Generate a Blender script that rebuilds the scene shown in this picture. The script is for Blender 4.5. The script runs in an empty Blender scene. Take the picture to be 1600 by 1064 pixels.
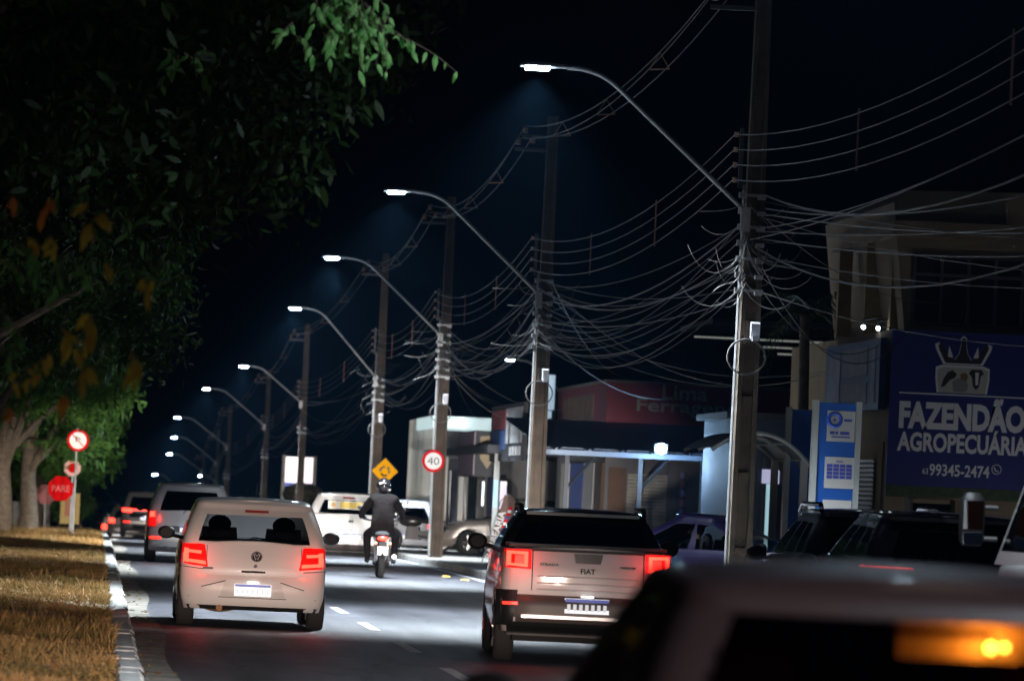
import bpy, bmesh, math, random
import numpy as np
from mathutils import Vector, Matrix
R = math.radians
rnd = random.Random(7)
S = bpy.context.scene
COL = S.collection

# ------------------------------------------------------------------ camera
FPX = 8250.0                      # focal length in pixels of a 1600 px wide frame
CAM = Vector((0.0, 0.0, 1.58))
VPX, VPY, ROLL = 150.0, 746.0, R(2.6)
def cam_axes(a, b):
    f = Vector((math.sin(a)*math.cos(b), math.cos(a)*math.cos(b), math.sin(b)))
    r = Vector((math.cos(a), -math.sin(a), 0)); u = r.cross(f)
    r2 = r*math.cos(ROLL) + u*math.sin(ROLL); u2 = u*math.cos(ROLL) - r*math.sin(ROLL)
    return r2, u2, f
a_, b_ = R(4.4), R(1.6)
for _ in range(30):
    r_, u_, f_ = cam_axes(a_, b_)
    px = 800 + FPX*r_.y/f_.y; py = 532 - FPX*u_.y/f_.y
    a_ -= (VPX-px)/FPX; b_ += (VPY-py)/FPX
RIGHT, UP, FWD = cam_axes(a_, b_)
def P(px, py, Y):
    """point of the place at depth Y that the photograph shows at px, py"""
    d = FWD + RIGHT*((px-800)/FPX) + UP*((532-py)/FPX)
    return CAM + d*((Y-CAM.y)/d.y)
cd = bpy.data.cameras.new('camera'); cam = bpy.data.objects.new('camera', cd); COL.objects.link(cam)
cd.sensor_width = 36.0; cd.lens = 36.0*FPX/1600; cd.clip_end = 3000; cd.clip_start = 0.5
cam.matrix_world = Matrix.Translation(CAM) @ Matrix((RIGHT, UP, -FWD)).transposed().to_4x4()
cd.dof.use_dof = True; cd.dof.focus_distance = 62.0; cd.dof.aperture_fstop = 4.0
S.camera = cam
# ------------------------------------------------------------------ night sky, moon, exposure
W = bpy.data.worlds.new('World'); S.world = W; W.use_nodes = True
nt = W.node_tree; nt.nodes.clear()
sky = nt.nodes.new('ShaderNodeTexSky'); sky.sky_type = 'NISHITA'; sky.sun_disc = False
sky.sun_elevation = R(-3.0); sky.sun_rotation = R(200); sky.air_density = 1.6; sky.dust_density = 1.0; sky.ozone_density = 3.0
bg = nt.nodes.new('ShaderNodeBackground'); bg.inputs[1].default_value = 0.13
wo = nt.nodes.new('ShaderNodeOutputWorld')
nt.links.new(sky.outputs[0], bg.inputs[0]); nt.links.new(bg.outputs[0], wo.inputs[0])
sl = bpy.data.lights.new('moon', 'SUN'); sl.energy = 0.006; sl.angle = R(0.5); sl.color = (.8,.88,1)
so = bpy.data.objects.new('moon', sl); so.rotation_euler = (R(40), 0, R(200)); COL.objects.link(so)
S.view_settings.view_transform = 'Standard'; S.view_settings.look = 'None'
S.view_settings.exposure = 0.0; S.view_settings.gamma = 1.0; S.view_settings.use_curve_mapping = False
try:
    S.cycles.use_denoising = True
    S.cycles.sample_clamp_indirect = 4.0; S.cycles.sample_clamp_direct = 0.0
    S.cycles.max_bounces = 6; S.cycles.transparent_max_bounces = 24; S.cycles.volume_bounces = 0
    S.cycles.caustics_reflective = False; S.cycles.caustics_refractive = False
    S.cycles.use_light_tree = True
except Exception as e: print(e)

# ------------------------------------------------------------------ materials
MATS = {}
def mat(name, col, rough=.6, metal=0., var=0., vscale=6., bump=0., bscale=40., coat=0., emit=None, es=0., spec=.5, trans=0.):
    if name in MATS: return MATS[name]
    m = bpy.data.materials.new(name); m.use_nodes = True; MATS[name] = m
    n = m.node_tree; b = n.nodes['Principled BSDF']
    b.inputs['Base Color'].default_value = (*col, 1); b.inputs['Roughness'].default_value = rough
    b.inputs['Metallic'].default_value = metal; b.inputs['Coat Weight'].default_value = coat
    b.inputs['Coat Roughness'].default_value = .05; b.inputs['Specular IOR Level'].default_value = spec
    if trans: b.inputs['Transmission Weight'].default_value = trans
    tc = None
    if var or bump:
        tc = n.nodes.new('ShaderNodeTexCoord')
    if var:
        t = n.nodes.new('ShaderNodeTexNoise'); t.inputs['Scale'].default_value = vscale; t.inputs['Detail'].default_value = 6
        n.links.new(tc.outputs['Object'], t.inputs['Vector'])
        r = n.nodes.new('ShaderNodeValToRGB')
        r.color_ramp.elements[0].position = .3; r.color_ramp.elements[1].position = .72
        r.color_ramp.elements[0].color = (*[max(0, c*(1-var)) for c in col], 1)
        r.color_ramp.elements[1].color = (*[min(1, c*(1+var*.7)) for c in col], 1)
        n.links.new(t.outputs['Fac'], r.inputs[0]); n.links.new(r.outputs[0], b.inputs['Base Color'])
        mr = n.nodes.new('ShaderNodeMapRange'); mr.inputs[3].default_value = max(.05, rough-.12); mr.inputs[4].default_value = min(1, rough+.15)
        n.links.new(t.outputs['Fac'], mr.inputs[0]); n.links.new(mr.outputs[0], b.inputs['Roughness'])
    if bump:
        t2 = n.nodes.new('ShaderNodeTexNoise'); t2.inputs['Scale'].default_value = bscale; t2.inputs['Detail'].default_value = 5
        n.links.new(tc.outputs['Object'], t2.inputs['Vector'])
        bp = n.nodes.new('ShaderNodeBump'); bp.inputs['Strength'].default_value = bump; bp.inputs['Distance'].default_value = .02
        n.links.new(t2.outputs['Fac'], bp.inputs['Height']); n.links.new(bp.outputs[0], b.inputs['Normal'])
    if emit:
        b.inputs['Emission Color'].default_value = (*emit, 1); b.inputs['Emission Strength'].default_value = es
    return m
def glass(name, tint, gloss=.12, rough=.02):
    if name in MATS: return MATS[name]
    m = bpy.data.materials.new(name); m.use_nodes = True; MATS[name] = m
    n = m.node_tree; n.nodes.clear()
    o = n.nodes.new('ShaderNodeOutputMaterial'); mx = n.nodes.new('ShaderNodeMixShader')
    tr = n.nodes.new('ShaderNodeBsdfTransparent'); tr.inputs[0].default_value = (*tint, 1)
    gl = n.nodes.new('ShaderNodeBsdfGlossy'); gl.inputs['Roughness'].default_value = rough; gl.inputs[0].default_value = (.9,.9,.9,1)
    fr = n.nodes.new('ShaderNodeFresnel'); fr.inputs[0].default_value = 1.5
    ad = n.nodes.new('ShaderNodeMath'); ad.operation = 'ADD'; ad.inputs[1].default_value = max(0, gloss-.06); ad.use_clamp = True
    n.links.new(fr.outputs[0], ad.inputs[0]); n.links.new(ad.outputs[0], mx.inputs[0])
    n.links.new(tr.outputs[0], mx.inputs[1]); n.links.new(gl.outputs[0], mx.inputs[2]); n.links.new(mx.outputs[0], o.inputs[0])
    return m
def leafmat(name, c1, c2, scale=2.):
    m = bpy.data.materials.new(name); m.use_nodes = True; MATS[name] = m
    n = m.node_tree; n.nodes.clear()
    o = n.nodes.new('ShaderNodeOutputMaterial'); tc = n.nodes.new('ShaderNodeTexCoord')
    t = n.nodes.new('ShaderNodeTexNoise'); t.inputs['Scale'].default_value = scale; t.inputs['Detail'].default_value = 3
    r = n.nodes.new('ShaderNodeValToRGB'); r.color_ramp.elements[0].color = (*c1, 1); r.color_ramp.elements[1].color = (*c2, 1)
    r.color_ramp.elements[0].position = .35; r.color_ramp.elements[1].position = .65
    d = n.nodes.new('ShaderNodeBsdfPrincipled'); d.inputs['Roughness'].default_value = .55; d.inputs['Specular IOR Level'].default_value = .2
    tl = n.nodes.new('ShaderNodeBsdfTranslucent'); mx = n.nodes.new('ShaderNodeMixShader'); mx.inputs[0].default_value = .28
    n.links.new(tc.outputs['Object'], t.inputs[0]); n.links.new(t.outputs['Fac'], r.inputs[0])
    n.links.new(r.outputs[0], d.inputs['Base Color']); n.links.new(r.outputs[0], tl.inputs[0])
    n.links.new(d.outputs[0], mx.inputs[1]); n.links.new(tl.outputs[0], mx.inputs[2]); n.links.new(mx.outputs[0], o.inputs[0])
    return m
def emat(name, col, s, sample=True):
    m = mat(name, tuple(min(1, c*.8) for c in col), .3, emit=col, es=s)
    if not sample: m.cycles.emission_sampling = 'NONE'
    return m

# ------------------------------------------------------------------ mesh helpers
class MB:
    def __init__(s): s.v = []; s.f = []
    def box(s, c, d, rz=0., taper=1., rx=0.):
        cx, cy, cz = c; hx, hy, hz = d[0]/2, d[1]/2, d[2]/2; b = len(s.v)
        M = Matrix.Rotation(rz, 3, 'Z') @ Matrix.Rotation(rx, 3, 'X')
        for z in (-1, 1):
            k = taper if z > 0 else 1.
            for x, y in ((-1,-1),(1,-1),(1,1),(-1,1)):
                q = M @ Vector((x*hx*k, y*hy*k, z*hz)); s.v.append((cx+q.x, cy+q.y, cz+q.z))
        s.f += [(b+3,b+2,b+1,b),(b+4,b+5,b+6,b+7)]+[(b+i,b+(i+1)%4,b+4+(i+1)%4,b+4+i) for i in range(4)]
        return s
    def tube(s, pts, rad, n=8, cap=True, flat=1.):
        pts = [Vector(p) for p in pts]; k = len(pts); b = len(s.v)
        rs = rad if isinstance(rad, (list, tuple)) else [rad]*k
        up = Vector((0,0,1)); prev = None
        for i, p in enumerate(pts):
            t = (pts[min(i+1,k-1)]-pts[max(i-1,0)]).normalized()
            if prev is None:
                ref = up if abs(t.z) < .9 else Vector((1,0,0)); x = t.cross(ref).normalized()
            else:
                x = (prev - t*prev.dot(t)); x = x.normalized() if x.length > 1e-6 else t.orthogonal().normalized()
            prev = x; y = t.cross(x)
            for j in range(n):
                a = 2*math.pi*j/n; q = p + x*(math.cos(a)*rs[i]) + y*(math.sin(a)*rs[i]*flat); s.v.append(tuple(q))
        for i in range(k-1):
            for j in range(n):
                s.f.append((b+i*n+j, b+i*n+(j+1)%n, b+(i+1)*n+(j+1)%n, b+(i+1)*n+j))
        if cap:
            s.f.append(tuple(b+j for j in reversed(range(n)))); s.f.append(tuple(b+(k-1)*n+j for j in range(n)))
        return s
    def lathe(s, prof, n=20, axis='Z', c=(0,0,0), M=None):
        b = len(s.v); k = len(prof)
        for r, h in prof:
            for j in range(n):
                a = 2*math.pi*j/n; x, y = r*math.cos(a), r*math.sin(a)
                q = {'Z': (x,y,h), 'X': (h,x,y), 'Y': (x,h,y)}[axis]
                q = Vector(q)
                if M is not None: q = M @ q
                s.v.append((q.x+c[0], q.y+c[1], q.z+c[2]))
        for i in range(k-1):
            for j in range(n): s.f.append((b+i*n+j, b+i*n+(j+1)%n, b+(i+1)*n+(j+1)%n, b+(i+1)*n+j))
        return s
    def prism(s, poly, depth, M=None):
        """poly in (x,z), extruded along +y by depth"""
        b = len(s.v); n = len(poly)
        for y in (0, depth):
            for x, z in poly:
                q = Vector((x, y, z)); q = M @ q if M is not None else q; s.v.append(tuple(q))
        s.f.append(tuple(range(b, b+n))); s.f.append(tuple(b+n+i for i in reversed(range(n))))
        for i in range(n): s.f.append((b+(i+1)%n, b+i, b+n+i, b+n+(i+1)%n))
        return s
    def quad(s, a, b_, c, d):
        b = len(s.v); s.v += [tuple(a), tuple(b_), tuple(c), tuple(d)]; s.f.append((b,b+1,b+2,b+3)); return s
    def grid(s, rows, close=False):
        b = len(s.v); m = len(rows[0])
        for r in rows: s.v += [tuple(q) for q in r]
        for i in range(len(rows)-1):
            for j in range(m if close else m-1):
                s.f.append((b+i*m+j, b+i*m+(j+1)%m, b+(i+1)*m+(j+1)%m, b+(i+1)*m+j))
        return s
    def ball(s, c, r, nu=14, nv=9, M=None):
        b = len(s.v); r = r if isinstance(r, (tuple, list)) else (r,r,r)
        for i in range(nv+1):
            th = math.pi*i/nv
            for j in range(nu):
                a = 2*math.pi*j/nu
                q = Vector((r[0]*math.sin(th)*math.cos(a), r[1]*math.sin(th)*math.sin(a), r[2]*math.cos(th)))
                if M is not None: q = M @ q
                s.v.append((c[0]+q.x, c[1]+q.y, c[2]+q.z))
        for i in range(nv):
            for j in range(nu): s.f.append((b+i*nu+j, b+(i+1)*nu+j, b+(i+1)*nu+(j+1)%nu, b+i*nu+(j+1)%nu))
        return s
    def mesh(s, name, m, smooth=None):
        me = bpy.data.meshes.new(name); me.from_pydata(s.v, [], s.f); me.update()
        if m: me.materials.append(m)
        if smooth:
            bm = bmesh.new(); bm.from_mesh(me); bmesh.ops.remove_doubles(bm, verts=bm.verts, dist=1e-5)
            bmesh.ops.recalc_face_normals(bm, faces=bm.faces)
            for f in bm.faces: f.smooth = True
            for e in bm.edges:
                if len(e.link_faces) == 2 and e.calc_face_angle(0) > smooth: e.smooth = False
            bm.to_mesh(me); bm.free()
        return me
    def build(s, name, m, parent=None, smooth=None):
        o = bpy.data.objects.new(name, s.mesh(name, m, smooth)); COL.objects.link(o)
        if parent: o.parent = parent
        return o
SM = R(40)
def empty(name, loc=(0,0,0), rz=0.):
    o = bpy.data.objects.new(name, None); COL.objects.link(o); o.location = loc; o.rotation_euler = (0,0,rz); o.empty_display_size = .2
    return o
def tag(o, label, cat, group=None):
    o['label'] = label; o['category'] = cat
    if group: o['group'] = group
    return o
def struct(o, kind='structure'): o['kind'] = kind; return o
def copy_tree(o, parent=None):
    c = o.copy(); COL.objects.link(c); c.parent = parent
    for ch in list(o.children): copy_tree(ch, c)
    return c
def text(name, s, m, parent, rect, y, bold=0., rz=0., depth=.006, shear=0.):
    """lettering fitted in rect (x0,x1,z0,z1), local frame of the parent, facing -y (rz turns it)"""
    cu = bpy.data.curves.new(name, 'FONT'); cu.body = s; cu.offset = bold; cu.extrude = .01; cu.shear = shear; cu.resolution_u = 3
    t = bpy.data.objects.new(name, cu); COL.objects.link(t)
    bpy.context.view_layer.update()
    me = bpy.data.meshes.new_from_object(t.evaluated_get(bpy.context.evaluated_depsgraph_get()))
    bpy.data.objects.remove(t); bpy.data.curves.remove(cu)
    co = np.array([v.co[:] for v in me.vertices]); lo, hi = co.min(0), co.max(0)
    x0, x1, z0, z1 = rect; Mz = Matrix.Rotation(rz, 3, 'Z')
    for v in me.vertices:
        x = x0 + (v.co.x-lo[0])/(hi[0]-lo[0])*(x1-x0); z = z0 + (v.co.y-lo[1])/(hi[1]-lo[1])*(z1-z0)
        d = -depth if v.co.z > 0 else 0.
        if rz == 0: v.co = (x, y+d, z)
        else: v.co = (y+d, -x, z)          # facing -x, reads towards -y
    me.materials.clear(); me.materials.append(m); me.name = name
    o = bpy.data.objects.new(name, me); COL.objects.link(o); o.parent = parent
    return o
def spot(name, loc, target, power, half, blend, col, parent=None, sx=1., size=.05):
    l = bpy.data.lights.new(name, 'SPOT'); l.energy = power; l.spot_size = 2*half; l.spot_blend = blend; l.color = col; l.shadow_soft_size = size
    o = bpy.data.objects.new(name, l); COL.objects.link(o); o.location = loc
    o.rotation_euler = (Vector(target)-Vector(loc)).to_track_quat('-Z', 'Y').to_euler(); o.scale = (sx,1,1)
    if parent: o.parent = parent
    return o
def G(Y):
    """the road falls away gently beyond the second lamp"""
    if Y < 100: return 0.
    if Y < 330: return -6e-5*(Y-100)**2
    return -6e-5*230**2 - 2*6e-5*230*(Y-330)
# ------------------------------------------------------------------ ground, road, verge
YS = [-40,-10,20,40,60,80,100]+list(range(115,340,15))+[360,400,450,500,600]
def sheet(name, x0, x1, dz, m, y0=-40, y1=600, cols=2):
    ys = [y0]+[y for y in YS if y0 < y < y1]+[y1]; b = MB()
    b.grid([[(x0+(x1-x0)*i/(cols-1), y, G(y)+dz) for i in range(cols)] for y in ys])
    o = b.build(name, m); me = o.data
    bm = bmesh.new(); bm.from_mesh(me); bmesh.ops.recalc_face_normals(bm, faces=bm.faces)
    if bm.faces[0].normal.z < 0: bmesh.ops.reverse_faces(bm, faces=bm.faces)
    bm.to_mesh(me); bm.free()
    return struct(o)
def asphalt_mat():
    """worn asphalt: aggregate, patched areas, tyre-polished tracks along the lanes, cracks and oil spots"""
    m = mat('asphalt', (.085,.085,.09), .55, bump=.7, bscale=70.)
    n = m.node_tree; b = n.nodes['Principled BSDF']; N = n.nodes.new; K = n.links.new
    tc = N('ShaderNodeTexCoord'); O = tc.outputs['Object']
    def noise(sc, det, scale=None):
        t = N('ShaderNodeTexNoise'); t.inputs['Scale'].default_value = sc; t.inputs['Detail'].default_value = det
        if scale: mp = N('ShaderNodeMapping'); mp.inputs['Scale'].default_value = scale; K(O, mp.inputs[0]); K(mp.outputs[0], t.inputs[0])
        else: K(O, t.inputs[0])
        return t.outputs['Fac']
    def ramp(src, p0, c0, p1, c1):
        r = N('ShaderNodeValToRGB'); e = r.color_ramp.elements; e[0].position = p0; e[1].position = p1; e[0].color = (c0,c0,c0*1.03,1); e[1].color = (c1,c1,c1*1.03,1); K(src, r.inputs[0]); return r.outputs[0]
    def mul(x, y, f=1.):
        q = N('ShaderNodeMixRGB'); q.blend_type = 'MULTIPLY'; q.inputs[0].default_value = f; K(x, q.inputs[1]); K(y, q.inputs[2]); return q.outputs[0]
    base = ramp(noise(1.4, 8, (1.2,.06,1)), .3, .075, .75, .16)
    patch = ramp(noise(.35, 2, (1,.35,1)), .50, .62, .53, 1.)
    agg = ramp(noise(140, 2), .3, .55, .7, 1.25)
    vo = N('ShaderNodeTexVoronoi'); vo.feature = 'DISTANCE_TO_EDGE'; vo.inputs['Scale'].default_value = .55
    mp = N('ShaderNodeMapping'); mp.inputs['Scale'].default_value = (1.3,.45,1); K(O, mp.inputs[0])
    wn = N('ShaderNodeTexNoise'); wn.inputs['Scale'].default_value = 1.5; wn.inputs['Detail'].default_value = 5; K(mp.outputs[0], wn.inputs[0])
    ad = N('ShaderNodeMixRGB'); ad.blend_type = 'ADD'; ad.inputs[0].default_value = .6; K(mp.outputs[0], ad.inputs[1]); K(wn.outputs['Color'], ad.inputs[2]); K(ad.outputs[0], vo.inputs[0])
    crack = ramp(vo.outputs['Distance'], .006, .35, .02, 1.)
    oil = ramp(noise(.9, 3, (1.5,.5,1)), .60, 1., .72, .55)
    K(mul(mul(mul(mul(base, patch, .8), agg, .8), crack, .7), oil, .8), b.inputs['Base Color'])
    mr = N('ShaderNodeMapRange'); mr.inputs[3].default_value = .34; mr.inputs[4].default_value = .72; K(noise(1.4, 6, (1.6,.05,1)), mr.inputs[0]); K(mr.outputs[0], b.inputs['Roughness'])
    return m
M_ASPH = asphalt_mat()
M_CONC = mat('pavement_concrete', (.34,.33,.31), .8, var=.35, vscale=1.3, bump=.3)
M_DIRT = mat('dry_soil', (.25,.165,.085), .95, var=.45, vscale=2.2, bump=.6, bscale=18)
M_WPAINT = mat('white_kerb_paint', (.62,.62,.60), .75, var=.45, vscale=7., bump=.4, bscale=30)
M_LANE = mat('lane_paint', (.62,.62,.6), .65, var=.4, vscale=7.)
M_YLANE = mat('yellow_stud', (.7,.42,.05), .5)
sheet('ground', -130, 130, -.06, mat('far_ground', (.05,.045,.03), .95, var=.4, vscale=.2))
sheet('road', .3, 7.6, 0., M_ASPH, cols=6)
# verge on the left: a slightly mounded strip behind a painted kerb
ys = [-40,-10,10,25,35]+[40+i*2. for i in range(60)]+[165,180,200,230,270,320,380,450,600]
rows = []
for y in ys:
    rows.append([(x, y, G(y)+.10+.05*min(1,max(0,-x))*(.6+.4*math.sin(y*.31+x))+.02*math.sin(y*.9+x*2)) for x in (-14,-9,-6,-4,-3,-2.2,-1.6,-1.1,-.7,-.35,.08,.24)])
struct(MB().grid(rows).build('verge', M_DIRT))
def kerb(name, x0, x1, y0, y1, h, m, wob=.0):
    ys = [y0]; 
    while ys[-1] < y1: ys.append(min(y1, ys[-1]+(2. if ys[-1] < 150 else 12.)))
    b = MB(); rows = []
    for y in ys:
        w = wob*math.sin(y*1.7)+wob*.6*math.sin(y*.53)
        rows.append([(x0+w*.3,y,G(y)-.1),(x0+w*.3,y,G(y)+h-.02),(x0+.02,y,G(y)+h),(x1-.02+w,y,G(y)+h),(x1+w,y,G(y)+h-.025),(x1+w,y,G(y)-.1)])
    b.grid(rows); return struct(b.build(name, m))
kb = kerb('kerb', .22, .43, 104, 600, .13, M_WPAINT, .012)
kb2 = kerb('kerb', .23, .42, -40, 104, .10, M_WPAINT, .0)
g = random.Random(12); KM = []
for v in range(4):                                    # chipped, painted kerb stones with open joints
    b = MB(); a = [g.uniform(0,.014) for _ in range(8)]
    sec = lambda y, i, k=1.: [(.22,y,-.08),(.22+a[i]*k,y,.115-a[(i+1)%8]*k),(.245,y,.13-a[(i+2)%8]*.5*k),(.40-a[(i+3)%8]*k,y,.13-a[(i+4)%8]*.5*k),(.43-a[(i+5)%8]*k,y,.10-a[(i+6)%8]*k),(.432,y,-.08)]
    b.grid([[(x,y,z-.012) for x,y,z in sec(.002,0,0)],sec(.02,1,.3),sec(.33,2),sec(.61,3),sec(.95,4,.4),[(x,y,z-.012) for x,y,z in sec(.998,5,0)]])
    KM.append(b.mesh('kerb_stone', M_WPAINT))
for k in range(66):
    o = bpy.data.objects.new('kerb_stone', KM[g.randrange(4)]); COL.objects.link(o); o.parent = kb2
    o.location = (g.uniform(-.012,.012), 38+k, g.uniform(-.004,.004)); o.rotation_euler = (g.uniform(-.003,.003),0,g.uniform(-.01,.01))
# concrete gutter strip beside the kerb
b = MB(); b.grid([[(.43+.01*math.sin(y), y, G(y)+.004), (.74+.05*math.sin(y*.37), y, G(y)+.004)] for y in ys]); struct(b.build('gutter', mat('gutter_concrete', (.3,.27,.23), .85, var=.5, vscale=1.6, bump=.3)))
# right pavement with a parking bay before the first pole
kerb('kerb', 7.45, 7.62, 61.5, 600, .13, M_CONC, .01)
kerb('kerb', 10.5, 10.66, -40, 61.3, .13, M_CONC, .01)
sheet('pavement', 7.6, 10.64, .125, M_CONC, 61.5, 600, 4)
sheet('pavement', 10.6, 40, .121, mat('forecourt_concrete', (.26,.245,.22), .85, var=.4, vscale=.8, bump=.3), -40, 600, 3)
sheet('parking_bay', 7.6, 10.6, -.004, M_ASPH, -40, 61.5, 3)
struct(MB().box((9.1, 61.4, .06), (3.1, .16, .138)).build('kerb', M_CONC))
# lane dashes
for i in range(16):
    y = 44.6 + i*7.5
    b = MB(); n = 5
    b.grid([[(3.17, y+3.2*k/n, G(y+3.2*k/n)+.005), (3.29, y+3.2*k/n, G(y+3.2*k/n)+.005)] for k in range(n+1)])
    struct(b.build('lane_marking', M_LANE))
b = MB(); b.grid([[(7.12, y, G(y)+.005), (7.24, y, G(y)+.005)] for y in ys if y > 20]); struct(b.build('edge_marking', M_LANE))
for i, (px, Y, lb) in enumerate(((697,100,'small yellow road stud on the right lane edge, farther of two'),(727,97,'small yellow road stud on the right lane edge, nearer of two'))):
    q = P(px, 895, Y); b = MB(); b.box((0,0,.012), (.16,.12,.024), taper=.7); o = b.build('road_stud', M_YLANE); o.location = (q.x, Y, .003); tag(o, lb, 'road stud', 'road studs')
# grass of the verge
def grass():
    N = 150000; g = np.random.default_rng(3)
    Y = 36*np.exp(g.random(N)*np.log(190/36)); xl = -150/8250*Y-.6
    X = xl + (0.23-xl)*g.random(N)**.9
    dens = np.sin(X*3.1+Y*.8)+np.sin(X*1.3-Y*.35)+np.sin(X*.7+Y*2.1); keep = dens+g.normal(0,.7,N) > -.7
    X, Y = X[keep], Y[keep]; N = len(X)
    base = np.array([G(y) for y in Y])+.10+.05*np.clip(-X,0,1)*(.6+.4*np.sin(Y*.31+X))+.02*np.sin(Y*.9+X*2)-.005
    h = (.02+.05*g.random(N)**2+.09*g.random(N)**14)*(1+.5*np.sin(X*2.3+Y*.6)*np.sin(Y*.23))+.02*(Y/100); w = .004+.008*Y/100
    a = g.random(N)*2*np.pi; la = g.random(N)*2*np.pi; ll = h*(.3+.8*g.random(N))
    v = np.zeros((N,3,3))
    v[:,0] = np.stack([X-w*np.cos(a), Y-w*np.sin(a), base],1); v[:,1] = np.stack([X+w*np.cos(a), Y+w*np.sin(a), base],1)
    v[:,2] = np.stack([X+ll*np.cos(la), Y+ll*np.sin(la), base+h],1)
    me = bpy.data.meshes.new('grass'); me.vertices.add(3*N); me.loops.add(3*N); me.polygons.add(N)
    me.vertices.foreach_set('co', v.ravel()); me.loops.foreach_set('vertex_index', np.arange(3*N)); me.polygons.foreach_set('loop_start', np.arange(N)*3)
    me.update(); me.validate()
    m = leafmat('dry_grass', (.17,.13,.04), (.50,.29,.12), .9); me.materials.append(m)
    o = bpy.data.objects.new('grass', me); COL.objects.link(o); struct(o, 'stuff')
    o['label'] = 'short dry yellowing grass on the verge'; o['category'] = 'grass'
grass()
def litter():
    g = np.random.default_rng(8); N = 1600; Y = 38+70*g.random(N)**1.5; X = -1.9+2.2*g.random(N); X[:260] = .46+.22*g.random(260)
    Z = np.where(X < .24, .125+.05*np.clip(-X,0,1)+.02, .012)+np.where((X>.2)&(X<.45), .02, 0); L = .04+.06*g.random(N); a = g.random(N)*6.28
    d = np.stack([np.cos(a),np.sin(a),g.normal(0,.25,N)],1); s = np.stack([-np.sin(a),np.cos(a),g.normal(0,.3,N)],1); p = np.stack([X,Y,Z],1); v = np.zeros((N,4,3))
    v[:,0] = p; v[:,1] = p+d*(L*.5)[:,None]+s*(L*.2)[:,None]; v[:,2] = p+d*L[:,None]; v[:,3] = p+d*(L*.5)[:,None]-s*(L*.2)[:,None]
    me = bpy.data.meshes.new('leaf_litter'); me.from_pydata(v.reshape(-1,3).tolist(), [], [(4*i,4*i+1,4*i+2,4*i+3) for i in range(N)]); me.materials.append(leafmat('litter_leaf',(.10,.055,.025),(.3,.17,.06),5.))
    o = bpy.data.objects.new('leaf_litter', me); COL.objects.link(o); struct(o,'stuff'); o['label'] = 'dry fallen leaves scattered on the verge and gutter'; o['category'] = 'leaves'
litter()

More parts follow.
